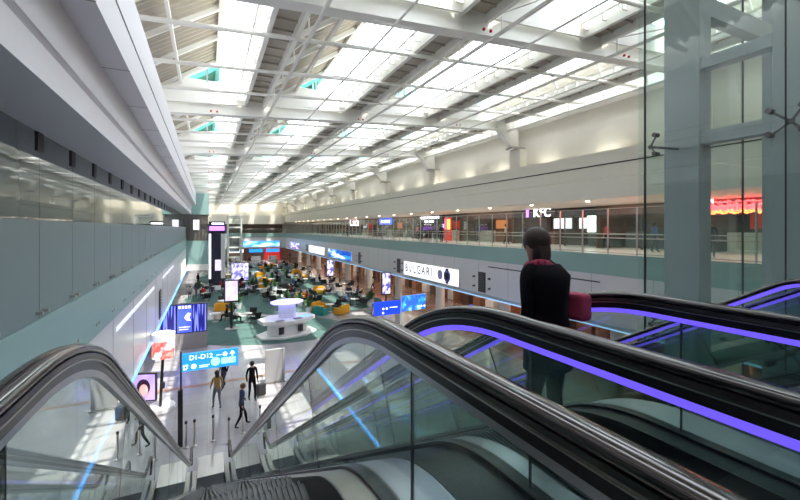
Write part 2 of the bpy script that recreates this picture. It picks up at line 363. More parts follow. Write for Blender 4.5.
for j in range(NR):
    for yy in (2.6, 5.6, 8.4):
        y = -1 + 11 * j + yy
        o = MB().tube((-2.3, y, rel(5.72 - .15)), (XR + 1.25, y, rel(5.72 + .065 * (XR + 1))), .075, n=8).build('tie_tube', steelw, smooth=True)
        tag(o, 'white tie tube, %s of three between the %s and %s roof beams' % (('first', 'second', 'third')[(2.6, 5.6, 8.4).index(yy)], ORD[j], ORD[j + 1]), 'tie tube', 'white tubes tying the roof gutters'); k += 1
for gx, nm in ((9.2, 'over the middle seating'), (14.6, 'near the cream wall'), (4.6, 'over the white kiosk')):
    q = MB(); z = rel(5.22 + SL * gx)
    q.tube((gx, -1, z), (gx, YF - .2, z), .035, n=6)
    for i in range(26): q.tube((gx - .6, 1.5 + 4.2 * i, z), (gx + .6, 1.5 + 4.2 * i, z + .02), .022, n=5); (i % 5 != 2) and q.tube((gx, 1 + 4.2 * i, z), (gx, 1 + 4.2 * i, z + .5), .012, n=5)
    tag(q.build('sprinkler_pipe', steelw), 'thin white sprinkler pipe running under the roof ' + nm, 'pipe')
# closed roof parts off the hall and outer cover
struct(MB().box(-9.3, 30.3, YN, -1, rel(7.6), rel(7.8)).build('ceiling_near', white))
struct(MB().box(-9, -2.75, YN, YF, rel(6.3), rel(6.5)).build('ceiling_left', white))
struct(MB().box(17.9, 30, YN, YF, rel(8.6), rel(8.8)).build('ceiling_right', white))
struct(MB().box(-9, -8.8, 53, YF, ZB, rel(6.3)).build('wall_left_far', cream))
# ================================================================== LEFT GLASS SCREEN
t = thing('glass_screen', 'tall dark reflective glass screen along the gallery above the escalator foot', 'glass screen', (XL, 20, ZG))
y = YN + .2
while y < 52.5:
    y1 = min(y + 1.6, 53)
    MB().box(XL - .04, XL - .02, y + .008, y1 - .008, rel(.12), rel(1.4)).build('glass_panel', darkglass, t, world=True)
    MB().box(XL - .04, XL - .02, y + .008, y1 - .008, ZG, rel(.12)).build('frosted_panel', frosted, t, world=True)
    MB().box(XL - .1, XL - .0, y - .12, y + .12, rel(1.12), rel(1.4)).build('head_bracket', seam, t, world=True)
    q = MB()
    for dy in (-.12, .12):
        for z in (ZG + .12, ZG - .75): q.tube((XL - .03, y + dy, z), (XL + .06, y + dy, z), .03, n=8)
    q.build('button_fixing', steel, t, world=True)
    y = y1
for y0, y1 in ((13, 21.5), (25.6, 33)):
    o = MB().box(XL, XL + .012, y0, y1, rel(-2.80), rel(-2.68)).build('light_slot', mat('slot_lit', (.8, .85, .9), .4, emit=.5, ecol=(.8, .88, 1)))
    tag(o, 'long thin lit slot in the pale fascia %s the dark vent' % ('on the near side of' if y0 < 20 else 'beyond'), 'light slot', None)
# vents / fascia fittings
def vent(x, y, sgn, label):
    t = thing('wall_vent', label, 'vent', (x, y, rel(-4)), 0, 'dark louvred vents in the gallery fascias')
    MB().box(x - .0, x + sgn * .03, y - .42, y + .42, rel(-4.65), rel(-3.2)).build('frame', seam, t, world=True)
    for k in range(9):
        z = rel(-4.55 + .15 * k); MB().box(x, x + sgn * .06, y - .36, y + .36, z, z + .05).build('slat', steeldk, t, world=True)
vent(XL, 24, 1, 'dark louvred vent in the pale fascia above the red drum kiosk')
for y, s in ((37.6, 'beside the white watch billboard, far side'), (23.6, 'beside the white watch billboard, near side'), (49.5, 'next to the blue wide screen, near side'), (9.4, 'in the grey fascia behind the escalator glass'), (80, 'next to the far small billboard')):
    vent(XR, y, -1, 'dark louvred vent ' + s)
    for dy in (-.9, .9):
        for dz in (-3.6, -4.3):
            o = MB().tube((XR, y + dy, rel(dz)), (XR - .16, y + dy, rel(dz)), .09, .06, n=10).build('fascia_spotlight', steeldk)
            tag(o, 'round dark fitting by the vent %s, %s %s' % (s.replace('beside the ', 'at the ').replace(', far side', ' beyond').replace(', near side', ' this side'), 'upper' if dz > -4 else 'lower', 'far' if dy > 0 else 'near'), 'wall fitting', 'round fittings beside the fascia vents')
o = MB().box(XR - .01, XR, 13.9, 22.9, rel(-2.79), rel(-2.72)).build('light_slot', seam); tag(o, 'long thin dark slot in the grey fascia right under the gallery glass', 'slot')
# teal projecting block on the left, beyond the bulkhead
t = thing('gallery_block', 'pale teal glass block jutting out where the dark screen ends', 'building block', (-1, 54, ZB))
X1 = .22
MB().box(-8.7, X1, 53, 62, ZB, rel(-4.3)).build('white_base', white, t, world=True)
MB().box(-8.7, X1 - .05, 53.05, 61.95, rel(-4.3), rel(-1.5)).build('teal_band', tealglass, t, world=True)
MB().box(-8.7, X1 - .1, 53.1, 61.9, rel(-1.5), rel(1.6)).build('dark_glass_band', mat('taupe_glass', (.13, .12, .11), .06, spec=.8), t, world=True)
MB().box(-8.7, X1, 53, 62, rel(1.6), rel(4.1)).build('upper_teal_band', tealglass, t, world=True)
q = MB()
for k in range(7): q.box(-2.2 + k * .4, -2.18 + k * .4, 53.0, 53.1, rel(-1.5), rel(1.6))
q.build('mullion', steeldk, t, world=True)
MB().box(-1.45, -.85, 52.98, 53.1, rel(-.2), rel(.95)).build('white_notice', whitelit, t, world=True)
# ================================================================== RIGHT GALLERY SCREEN
t = thing('gallery_balustrade', 'tall glass balustrade with steel posts along the shopping gallery', 'balustrade', (XR, 20, ZG))
ys = [4.5 + 1.5 * i for i in range(67)]
for y in ys:
    MB().box(XR + .03, XR + .09, y - .03, y + .03, ZG - .2, rel(.97)).build('post', steel, t, world=True)
for i in range(0, 66, 2):
    MB().box(XR + .055, XR + .067, ys[i] + .03, ys[min(i + 2, 66)] - .03, ZG + .05, rel(.92)).build('glass_panel', glassgreen, t, world=True)
for z in (ZG + 1.05, ZG + .85, ZG + .12, rel(.97)):
    MB().tube((XR + .13, ys[0], z), (XR + .13, ys[-1], z), .025 if z != rel(.97) else .018, n=8).build('handrail' if z == ZG + 1.05 else 'rail', steel, t, world=True)
# ================================================================== UPPER SHOPS (right gallery)
shop_specs = [  # y0, y1, wall colour, sign
    (5.5, 12.5, 'neon'), (12.5, 18.5, 'dark'), (18.5, 27, 'kfc'), (27, 35, 'dark2'), (35, 46, 'burger'), (46, 60, 'blue'), (60, 76, 'cafe'), (76, 92, 'far'), (92, 104, 'far2')]
SX = 24.0
desc = {'neon': 'dim restaurant unit with a red neon sign on the upper gallery', 'dark': 'dark brown shop unit beside the red neon restaurant', 'kfc': 'fried chicken counter with a white lettered sign on the upper gallery',
        'dark2': 'dark unit between the fried chicken counter and the black lettered shopfront', 'burger': 'brown shopfront under a black sign with two lines of lettering', 'blue': 'warm lit shop with a small blue sign', 'cafe': 'cafe front with a long pinkish white script sign',
        'far': 'dark shopfront beyond the white script cafe', 'far2': 'last shopfront at the far end of the upper gallery'}
for i, (y0, y1, s) in enumerate(shop_specs):
    t = thing('shopfront', desc[s], 'shopfront', (SX, (y0 + y1) / 2, ZG))
    zt = rel(1.5)
    MB().box(28.4, 28.6, y0, y1, ZG, zt).build('back_wall', wood if i % 2 else darkbrown, t, world=True)
    MB().box(SX, 28.4, y0, y0 + .25, ZG, zt).build('side_wall', darkbrown, t, world=True)
    MB().box(SX, SX + .2, y0 + .25, y1, rel(.85), zt - .02).build('sign_band', black if s in ('burger', 'kfc', 'neon') else darkbrown, t, world=True)
    n = int((y1 - y0) / 2.6)
    for k in range(n):
        ya = y0 + .3 + k * (y1 - y0 - .3) / n; yb = ya + (y1 - y0 - .3) / n
        MB().box(SX + .05, SX + .13, ya, ya + .08, ZG, rel(.85)).build('mullion', steeldk, t, world=True)
        if (k + i) % 3: MB().box(SX + .08, SX + .1, ya + .08, yb, ZG, rel(.85)).build('shop_window', glass, t, world=True)
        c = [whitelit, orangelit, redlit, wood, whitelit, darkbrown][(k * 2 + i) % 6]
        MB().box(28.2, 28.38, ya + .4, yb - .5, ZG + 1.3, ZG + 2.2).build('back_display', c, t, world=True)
        MB().box(26.2, 26.9, ya + .3, yb - .3, ZG, ZG + 1.1).build('counter', [wood, white, clothgrey, darkbrown][(k + i) % 4], t, world=True)
        q = MB()
        for a in range(3): q.tube((25 + a, (ya + yb) / 2, zt - .08), (25 + a, (ya + yb) / 2, zt - .02), .12, n=8)
        q.build('downlight', warmlamp, t, world=True)
R90 = (PI / 2, 0, -PI / 2)
def sign(label, cat, x, y, z, w, h, m):
    t = thing('shop_sign', label, cat, (x, y, z)); MB().box(x, x + .12, y - w / 2, y + w / 2, z - h / 2, z + h / 2).build('panel', m, t, world=True); return t
purplit = mat('violet_lit', (.4, .2, .8), .4, emit=2.2, ecol=(.45, .15, 1.0)); whitetxt = mat('white_letters_lit', (1, 1, 1), .4, emit=3, ecol=(1, .97, 1))
t = sign('lit white KFC letters on a dark band in the upper gallery', 'sign', SX - .14, 23.6, rel(1.2), 2.6, .62, black)
text('KFC', whitetxt, 1.0, t, (-.03, 0, 0), R90)
MB().box(-.02, 0, 1.45, 1.75, -.32, .28).build('violet_emblem', purplit, t)
t = sign('black sign board with two lines of small white lettering', 'sign', SX - .14, 41.5, rel(1.0), 6.4, 1.1, black)
for (zz, w0, n) in ((.22, 4.6, 14), (-.22, 2.2, 6)):
    q = MB()
    for k in range(n):
        yy = -w0 / 2 + w0 * k / n; q.box(-.03, 0, yy, yy + w0 / n * .62, zz - .13, zz + .13)
    q.build('lettering', whitetxt, t)
t = sign('small blue lit sign over the warm lit shop', 'sign', SX - .14, 54.5, rel(.95), 4.5, .9, mat('blue_sign', (.05, .1, .6), .4, emit=1.2, ecol=(.06, .16, .9)))
q = MB()
for k in range(6): q.box(-.03, 0, -1.6 + k * .55, -1.25 + k * .55, -.18, .2)
q.build('lettering', whitetxt, t)
t = sign('dark sign board with pinkish white script letters', 'sign', SX - .14, 68, rel(.95), 11, 1.1, black)
text('Costa', mat('pink_white_letters', (1, .8, .85), .4, emit=2.5, ecol=(1, .72, .78)), 2.0, t, (-.03, .4, .05), R90)
# neon squiggle
t = thing('neon_sign', 'red neon script sign glowing over the dim restaurant unit', 'neon sign', (SX - .1, 11, rel(1.05)))
neon = mat('red_neon', (1, .05, .05), .4, emit=9, ecol=(1, .04, .05)); neono = mat('orange_neon', (1, .4, .1), .4, emit=3, ecol=(1, .35, .1))
MB().box(SX - .12, SX, 9.4, 12.45, rel(.68), rel(1.5)).build('board', mat('maroon', (.10, .01, .01), .4), t, world=True)
for a, (m, zc, amp, fr) in enumerate(((neon, 1.02, .17, 9), (neon, 1.28, .07, 3), (neono, .84, .09, 6))):
    q = MB(); pts = [(SX - .17, 12.0 - 2.4 * k / 90 + .12 * math.cos(fr * k * .16), rel(zc + amp * math.sin(fr * k * .16 + a) + .04 * math.sin(k * 1.3))) for k in range(91)]
    for p0, p1 in zip(pts, pts[1:]): q.tube(p0, p1, .035, n=5, caps=False)
    q.build('neon_tube', m, t, world=True)
q = MB()
for k, yy in enumerate((12.3, 12.05, 11.8)):
    q.box(SX - .22, SX - .16, yy - .09, yy + .09, rel(1.36), rel(1.56)); q.box(SX - .22, SX - .16, yy - .1, yy - .06, rel(1.28), rel(1.36))
q.build('white_characters', whitetxt, t, world=True)
t = thing('lit_poster', 'small glowing red and yellow poster stand by the black lettered shopfront', 'poster', (SX - .6, 36.6, ZG))
MB().box(SX - .65, SX - .5, 36, 37.3, ZG, ZG + 2.5).build('cabinet', redlit, t, world=True); MB().box(SX - .67, SX - .65, 36.1, 36.7, ZG + 1.2, ZG + 2.3).build('panel_yellow', mat('yellow_lit', (1, .6, .1), .4, emit=2, ecol=(1, .55, .1)), t, world=True)
MB().box(SX - .67, SX - .65, 36.7, 37.2, ZG + 1.2, ZG + 2.3).build('panel_pink', mat('pink_lit', (1, .1, .3), .4, emit=2, ecol=(1, .08, .3)), t, world=True)
t = thing('menu_screen', 'white lit menu screen beside the fried chicken counter', 'screen', (26, 20.3, ZG)); MB().box(25.5, 25.6, 19.6, 20.8, ZG + 1.0, ZG + 2.3).build('frame', black, t, world=True); MB().box(25.48, 25.5, 19.65, 20.75, ZG + 1.05, ZG + 2.25).build('display', whitetxt, t, world=True)
# gallery ceiling downlights, each a fixture
for i in range(22):
    y = 7 + 4.3 * i
    o = MB().tube((XR + 1.2, y, rel(1.5)), (XR + 1.2, y, rel(1.47)), .10, n=12).build('downlight', warmlamp)
    tag(o, 'small round downlight in the gallery ceiling, %s along the row' % (ORD[i] if i < 20 else ['twenty-first', 'twenty-second'][i - 20]), 'downlight', 'downlights along the gallery ceiling edge')
# cove lamps on the ledge
for i in range(24):
    y = 6 + 4.2 * i
    o = MB().box(XR + .55, XR + .75, y - .5, y + .5, rel(3.76), rel(3.82)).build('cove_lamp', whitelamp)
    tag(o, 'lamp hidden on the cornice ledge washing the cream wall', 'cove lamp', 'cove lamps on the cornice ledge')
# ================================================================== FASCIA BILLBOARDS
def billboard(y0, y1, label, m, x=XR, s=-1, z0=-4.70, z1=-3.27):
    t = thing('billboard', label, 'billboard', (x, (y0 + y1) / 2, rel((z0 + z1) / 2)))
    MB().box(x, x + s * .10, y0, y1, rel(z0), rel(z1)).build('frame', white, t, world=True)
    MB().box(x + s * .10, x + s * .12, y0 + .06, y1 - .06, rel(z0 + .06), rel(z1 - .06)).build('display', m, t, world=True)
    return t
bw = mat('billboard_white', (.9, .9, .9), .4, emit=1.0, ecol=(.95, .94, 1.0))
t = billboard(26.4, 36.2, 'white lit billboard with grey BVLGARI lettering and a blue watch', bw)
gl_ = mat('grey_letters', (.10, .10, .12), .5)
for ch, yy in (('B', 4.25), ('L', 2.55), ('G', 1.70), ('A', .82), ('R', -.02), ('I', -.72)): text(ch, gl_, 1.1, t, (-.13, yy, .03), R90, ext=.004)
q = MB()
for sg in (-1, 1): q.prism([(3.40 + sg * .36, .41), (3.40 + sg * .25, .41), (3.40 - sg * .045, -.36), (3.40 + sg * .065, -.36)], 'x', -.138, -.124)
q.build('lettering', gl_, t)
wm = mat('watch_blue', (.12, .16, .5), .3); wd = mat('watch_dark', (.02, .02, .04), .3)
q = MB(); q.tube((-.125, -3.2, 0), (-.14, -3.2, 0), .52, n=28); q.build('watch_dial', wm, t)
q = MB(); q.tube((-.125, -2.1, .02), (-.138, -2.1, .02), .42, n=28); q.build('watch_dial_pale', mat('watch_pale', (.45, .45, .8), .3), t)
q = MB(); q.box(-.142, -.125, -3.45, -2.95, .50, .62); q.box(-.142, -.125, -3.45, -2.95, -.62, -.50); q.build('watch_strap', wd, t)
q = MB(); q.tube((-.14, -3.2, 0), (-.15, -3.2, 0), .3, n=20); q.build('watch_face', wd, t)
billboard(52.5, 64, 'wide blue picture screen on the grey fascia', screenmat('scr_blue', (.0, .05, .35), (.02, .25, .8), (.8, .9, 1), 2.2, 2, 1.4, 'picture'))
billboard(66.5, 78, 'white lit billboard beyond the wide blue screen', screenmat('scr_white', (.75, .7, .9), (.9, .88, 1), (1, 1, 1), 6, 4, 1.2, 'picture'))
billboard(87, 98, 'small lilac billboard near the far corner of the grey fascia', screenmat('scr_lilac', (.1, .05, .3), (.4, .3, .8), (.9, .85, 1), 6, 4, 1.1, 'picture'))
billboard(41, 49, 'bright white lightbox on the pale fascia beside the teal block', bw, XL, 1)
t = thing('banner_screen', 'long blue screen below the far cross gallery', 'screen', (12.5, YF - 6.2, rel(-4)))
MB().box(7.8, 16.5, YF - 6.2, YF - 6.05, rel(-4.7), rel(-3.1)).build('frame', white, t, world=True)
MB().box(7.9, 16.4, YF - 6.23, YF - 6.2, rel(-4.6), rel(-3.2)).build('display', screenmat('scr_sky', (.05, .3, 1), (.2, .6, 1), (.85, .95, 1), 3, 1.5, 1.5, 'picture'), t, world=True)
# far gallery rail
t = thing('gallery_rail', 'distant glass rail on the far cross gallery', 'balustrade', (8, YF - 6, ZG))
MB().box(-2, 18, YF - 6, YF - 5.98, ZG, ZG + 1.1).build('glass_panel', glassgreen, t, world=True); MB().tube((-2, YF - 6, ZG + 1.1), (18, YF - 6, ZG + 1.1), .03).build('handrail', steel, t, world=True)
# ================================================================== ESCALATORS
def handrail_path(Y0, off=0.0, R=2.0, ytop=-.55, ybot=14.15, newels=True, zt=None):
    """list of (y, z, ny, nz) of the handrail's top line"""
    zt = rel(-.39) if zt is None else zt
    a30 = math.radians(30); tl = R * math.tan(a30 / 2); P = []
    zb = .96; Yb = Y0 + (zt - zb) / math.tan(a30)
    def seg(p, n): P.append((p[0], p[1], n[0], n[1]))
    r = .28
    if newels:
        for k in range(0, 13):
            a = -PI / 2 - PI * k / 12                       # from below, round the back, up to the top
            seg((ytop + r * math.cos(a), zt - r + r * math.sin(a)), (math.cos(a), math.sin(a)))
    n = 6
    ya = Y0 - tl
    for k in range(n + 1): seg((ytop + (ya - ytop) * k / n, zt), (0, 1))
    for k in range(1, 13):
        a = a30 * k / 12; seg((ya + R * math.sin(a), zt - R + R * math.cos(a)), (math.sin(a), math.cos(a)))
    y1, z1 = ya + R * math.sin(a30), zt - R + R * math.cos(a30)
    yb = Yb - tl * math.cos(a30); z2 = zb + tl * math.sin(a30)
    for k in range(1, 25): f = k / 24; seg((y1 + (yb - y1) * f, z1 + (z2 - z1) * f), (math.sin(a30), math.cos(a30)))
    for k in range(1, 13):
        a = a30 * (1 - k / 12); seg((Yb + tl - R * math.sin(a), zb + R - R * math.cos(a)), (math.sin(a), math.cos(a)))
    yl = Yb + .9
    for k in range(1, 5): seg((Yb + tl + (yl - Yb - tl) * k / 4, zb), (0, 1))
    if newels:
        for k in range(1, 13):
            a = PI / 2 - PI * k / 12; seg((yl + r * math.cos(a), zb - r + r * math.sin(a)), (math.cos(a), math.sin(a)))
    return P
def make_escalator(label, xc, Y0, sides, lit, half=.62, group=None, rad=2.0, slim=False):
    t = thing('escalator', label, 'escalator', (xc, 7, 0), 0, group)
    full = handrail_path(Y0, R=rad); core = handrail_path(Y0, R=rad, newels=False)
    led = purple if lit else alu
    for sd in sides:
        x = xc + sd * half; 
        rub = [(.040 * math.cos(a), -.018 + .022 * math.sin(a)) for a in [2 * PI * k / 12 for k in range(12)]]
        h = MB().sweep(full, rub, x).build('handrail', brownrub if not lit else blackrub, t, world=True, smooth=True)
        if slim:
            MB().sweep(core, [(-.022, -.036), (.022, -.036), (.018, -.062), (-.018, -.062)], x).build('light_strip', led, t, world=True)
        b = None if slim else MB().sweep(core, [(-.034, -.036), (.034, -.036), (.036, -.05), (.031, -.060), (-.031, -.060), (-.036, -.05)], x).build('balustrade_profile', mat('brown_grey_profile', (.085, .075, .07), .3, .6), t, world=True)
        if b: MB().sweep(core, [(-.032, -.060), (.032, -.060), (.032, -.065), (-.032, -.065)], x).build('bright_strip', steel, b, world=False)
        if b: MB().sweep(core, [(-.027, -.065), (.027, -.065), (.022, -.100), (-.022, -.100)], x).build('lower_profile', mat('dark_grey_profile', (.045, .045, .05), .3, .6), b)
        if b: MB().sweep(core, [(-.022, -.100), (.022, -.100), (.018, -.127), (-.018, -.127)], x).build('light_strip', led, b)
        for ch in (b.children if b else ()):                                # children carry world coordinates: bring them to the thing's frame
            for v in ch.data.vertices: v.co.x -= t.location.x; v.co.y -= t.location.y; v.co.z -= t.location.z
        # glass panels between points of equal run
        Ls = [0]
        for p, q in zip(core, core[1:]): Ls.append(Ls[-1] + math.hypot(q[0] - p[0], q[1] - p[1]))
        tot = Ls[-1]; npan = 9
        def at(s):
            for k in range(len(Ls) - 1):
                if s <= Ls[k + 1] + 1e-9:
                    f = (s - Ls[k]) / max(1e-9, Ls[k + 1] - Ls[k]); return tuple(core[k][i] + f * (core[k + 1][i] - core[k][i]) for i in range(4))
            return core[-1]
        for k in range(npan):
            s0, s1 = tot * k / npan + .006, tot * (k + 1) / npan - .006
            pp = [at(s0 + (s1 - s0) * j / 14) for j in range(15)]
            MB().sweep(pp, [(-.005, -.06 if slim else -.125), (.005, -.06 if slim else -.125), (.005, -.75), (-.005, -.75)], x).build('glass_panel', glassrail, t, world=True)
            pj = [at(s0 - .009), at(s0 - .003)]
            if k: MB().sweep(pj, [(-.006, -.125), (.006, -.125), (.006, -.75), (-.006, -.75)], x).build('glass_joint', seam, t, world=True)
        # rounded glass ends
        for end in (0, 1):
            cy, top = (core[0][0], core[0][1]) if end == 0 else (core[-1][0], core[-1][1])
            sg = -1 if end == 0 else 1; q = []
            for k in range(13):
                a = PI / 2 - PI * k / 12; q.append((cy + sg * .25 * math.cos(a), top - .30 + .25 * math.sin(a)))
            q += [(cy + sg * .1, top - .75), (cy, top - .75)]
            MB().prism(q, 'x', x - .005, x + .005).build('glass_end', glassrail, t, world=True)
        # decks (sd = +1: outside is +x)
        def sec(a, b, n0, n1): return [(sd * a, n0), (sd * b, n0), (sd * b, n1), (sd * a, n1)]
        near2 = lit and xc < 3; ow = (.26 if sd > 0 and xc < 1 else .16) if not near2 else (.34 if sd > 0 else .305)
        MB().sweep(core, sec(-.16, -.035, -.74, -.78), x).build('inner_deck', alubeige if not lit else (alu if sd < 0 else black), t, world=True)
        MB().sweep(core, sec(-.035, .035, -.725, -.78), x).build('glass_clamp', black, t, world=True)
        MB().sweep(core, sec(.035, ow, -.75, -.79), x).build('outer_deck', black if near2 and sd < 0 else alu, t, world=True)
        MB().sweep(core, sec(-.165, -.155, -.74, -1.15), x).build('skirt_panel', steeldk, t, world=True)
        MB().sweep(core, sec(ow - .02, ow, -.78, -1.55), x).build('side_cladding', alu, t, world=True)
    # truss underside
    MB().sweep(core, [(-half - .1, -1.5), (half + .1, -1.5), (half + .1, -1.6), (-half - .1, -1.6)], xc).build('truss_soffit', steeldk, t, world=True)
    MB().sweep(core, [(-half + .1, -1.16), (half - .1, -1.16), (half - .1, -1.2), (-half + .1, -1.2)], xc).build('step_bed', black, t, world=True)
    # steps
    w = half - .165; step = None; zs = ZG
    tread = mat('step_tread', (.10, .105, .11), .4, .8, noise=.2, nscale=40)
    q = MB(); q.box(-w, w, 0, .4, -.04, 0); q.box(-w, w, .385, .4, -.24, 0)
    for k in range(int(2 * w / .03)): q.box(-w + .01 + k * .03, -w + .024 + k * .03, 0, .4, 0, .012)
    y = Y0 - .8; k = 0
    while y < Y0 + (ZG) / math.tan(PI / 6) + .8:
        yc = y + .2; z = min(ZG, max(.0, ZG - (yc - Y0) * math.tan(PI / 6)))
        if abs(yc - Y0) < .6: z = ZG - max(0, (yc - (Y0 - .6))) ** 2 / (4 * .6) * math.tan(PI / 6)
        if step is None: step = q.build('step', tread, t); o = step
        else: o = step.copy(); C.objects.link(o); o.parent = t
        o.location = (0, y - 7, z); k += 1; y += .4
    # comb plates
    MB().box(xc - w, xc + w, -.6, Y0 - .8, ZG - .05, ZG + .004).build('comb_plate', steel, t, world=True)
    yb = Y0 + ZG / math.tan(PI / 6) + .8
    MB().box(xc - w, xc + w, yb, yb + 1.3, 0, .015).build('comb_plate', steel, t, world=True)
    return t
make_escalator('descending escalator with plain steel edged glass balustrades and dark steps', .115, 1.985, (-1, 1), False, half=.565)
make_escalator('descending escalator with purple light strips and a person on it', 1.795, 1.985, (-1, 1), True, half=.545)
make_escalator('further escalator with blue lit balustrades beside the glass lift shaft', 4.78, 1.50, (-1, 1), True, half=.60, rad=.5, slim=True)
# ================================================================== GLASS LIFT SHAFT (right)
t = thing('lift_shaft', 'glass lift shaft framed by grey blue steel columns and bolted panes', 'lift shaft', (6.2, 3, 0))
ZTOP = rel(5.0)
for (x0, x1, y0, y1) in ((6.2, 6.5, 3.22, 3.7), (6.2, 6.5, 1.95, 2.42), (9.1, 9.4, 3.3, 3.7), (9.1, 9.4, .4, .8), (6.2, 6.5, -.6, -.2)):
    MB().box(x0, x1, y0, y1, 0, ZTOP).build('column', greysteel, t, world=True, bevel=.01)
for z0, z1 in ((2.23, 2.39), (1.18, 1.36), (-2.2, -2.0), (4.7, 4.9), (-4.6, -4.4)):
    MB().box(6.24, 6.44, -.2, 3.3, rel(z0), rel(z1)).build('side_beam', greysteel, t, world=True)
    MB().box(9.15, 9.35, .8, 3.4, rel(z0), rel(z1)).build('side_beam', greysteel, t, world=True)
for z0 in (3.1, 4.6, -2.1):
    MB().box(6.5, 9.1, 3.3, 3.48, rel(z0), rel(z0 + .28)).build('cross_beam', greysteel, t, world=True)
MB().box(6.5, 9.1, 2.1, 2.28, rel(2.9), rel(3.15)).build('cross_beam', greysteel, t, world=True)
GX = 5.6; yj = [3.6, 2.07, .54, -.9]; zj = [-6.4, -3.9, -1.37, 1.16, 3.69, 5.0]
for a, b in zip(yj, yj[1:]):
    for c, d in zip(zj, zj[1:]):
        if d <= -1.3 and False: continue
        MB().box(GX - .008, GX + .008, b + .006, a - .006, rel(c) + .006, rel(d) - .006).build('glass_pane', glassgreen, t, world=True)
        MB().box(GX - .006, GX + .006, b - .006, b + .006, rel(c), rel(d)).build('pane_joint', seam, t, world=True)
MB().box(GX - .012, GX + .012, 3.594, 3.612, rel(-6.4), rel(5.0)).build('pane_edge', seam, t, world=True)
for a, b in ((9.0, 3.9),):
    for c, d in zip(zj, zj[1:]): MB().box(6.0, 12, 3.95, 3.965, rel(c) + .01, rel(d) - .01).build('glass_pane', glassgreen, t, world=True)
    for x in (9.03,): MB().box(x - .008, x + .008, 3.94, 3.97, rel(-6.4), rel(5.0)).build('pane_joint', seam, t, world=True)
for y in yj[:3]:
    for z in zj[1:-1]:
        q = MB(); c = Vector((GX + .12, y, rel(z)))
        q.ball(c, .035, n=10, m=6)
        for dy in (-.14, .14):
            if y == 3.6 and dy > 0: continue
            for dz in (-.13, .13):
                e = Vector((GX + .03, y + dy, rel(z) + dz)); q.tube(c, e, .016, .012, n=8); q.tube(e + Vector((-.06, 0, 0)), e + Vector((.03, 0, 0)), .032, n=12)
        q.tube(c, (6.22, y + (-.1 if y > 3 else .1), rel(z)), .02, n=8)
        q.build('spider_fitting', steeldk, t, world=True, smooth=False)
car = MB().box(6.9, 8.8, 1.0, 2.9, rel(-6.8), rel(-4.4)).build('lift_car', white, t, world=True)
# ================================================================== LOWER FLOOR THINGS
def at_floor(px, py, z=0): x, y = floor_at(px, py); return (x, y, z)
# information kiosk
kx, ky, _ = at_floor(287, 334)
t = thing('information_kiosk', 'white faceted information kiosk with a lit glass display crown', 'kiosk', (kx, ky, .012), .25)
whitegl = mat('gloss_white', (.82, .82, .84), .15)
def oct(a, b, n=8, r0=PI / 8): return [(a * math.cos(r0 + 2 * PI * i / n), b * math.sin(r0 + 2 * PI * i / n)) for i in range(n)]
MB().prism(oct(2.35, 1.55), 'z', 0, .14).build('plinth', whitegl, t, bevel=.02)
MB().prism(oct(1.5, .95), 'z', .14, 1.0).build('body', whitegl, t)
MB().prism(oct(2.2, 1.45), 'z', 1.0, 1.28).build('counter', whitegl, t, bevel=.03)
MB().prism(oct(.65, .5), 'z', 1.28, 2.3).build('core', whitegl, t)
MB().prism(oct(1.15, .8), 'z', 1.7, 2.35).build('display_glass', glassgreen, t)
MB().prism(oct(1.25, .9), 'z', 2.35, 2.5).build('lilac_crown', mat('lilac_lit', (.5, .45, 1), .4, emit=1.2, ecol=(.55, .5, 1)), t)
for a in (-.9, .5): MB().box(a - .4, a + .2, -1.25, -.75, 1.285, 1.31).build('tablet', clothgrey, t)
for a in (-.8, .7): MB().box(a - .25, a + .1, -1.05, -.93, .3, .8).build('niche', black, t)
for i in range(2): MB().box(.75 + i * .5, 1.15 + i * .5, -.7, -.3, 1.285, 1.30).build('lit_tablet', cyanled, t)
# digital totems
def totem(px, py, label, w, h, zlow, m, rz=0, pole=True):
    x, y, _ = at_floor(px, py); t = thing('display_totem', label, 'display totem', (x, y, .012), rz)
    MB().lathe([(.5, 0), (.5, .05), (.1, .1)], n=20).build('base', steel, t)
    MB().tube((0, 0, .05), (0, 0, zlow + .2), .09, n=12).build('pole', black, t)
    MB().box(-w / 2 - .08, w / 2 + .08, -.1, .1, zlow - .15, zlow + h + .08).build('housing', black, t)
    MB().box(-w / 2, w / 2, -.115, -.1, zlow, zlow + h).build('display', m, t); return t
lil = screenmat('scr_pink', (.75, .6, 1), (.85, .75, 1), (.95, .9, 1), 1.5, 2, 1.0, 'picture')
totem(231.5, 329, 'tall lilac screen on a black pole beside the white kiosk', .9, 1.55, 2.25, lil)
totem(386, 303, 'upright digital poster by the blue directional signs', .9, 2.2, 1.0, screenmat('scr_p1', (.1, .1, .5), (.8, .7, .95), (.95, .95, 1), 2, 4, 1.1, 'picture'))
totem(330, 284, 'upright digital poster at the arcade edge beyond the yellow sofas', .9, 2.2, 1.2, screenmat('scr_p1', (.1, .1, .5), (.8, .7, .95), (.95, .95, 1), 2, 4, 1.1, 'picture'))
totem(240, 283, 'wide lilac poster screen in front of the lift tower', 2.3, 2.5, .4, screenmat('scr_p2', (.2, .2, .6), (.6, .55, .95), (.95, .95, 1), 5, 4, 1.0, 'picture'))
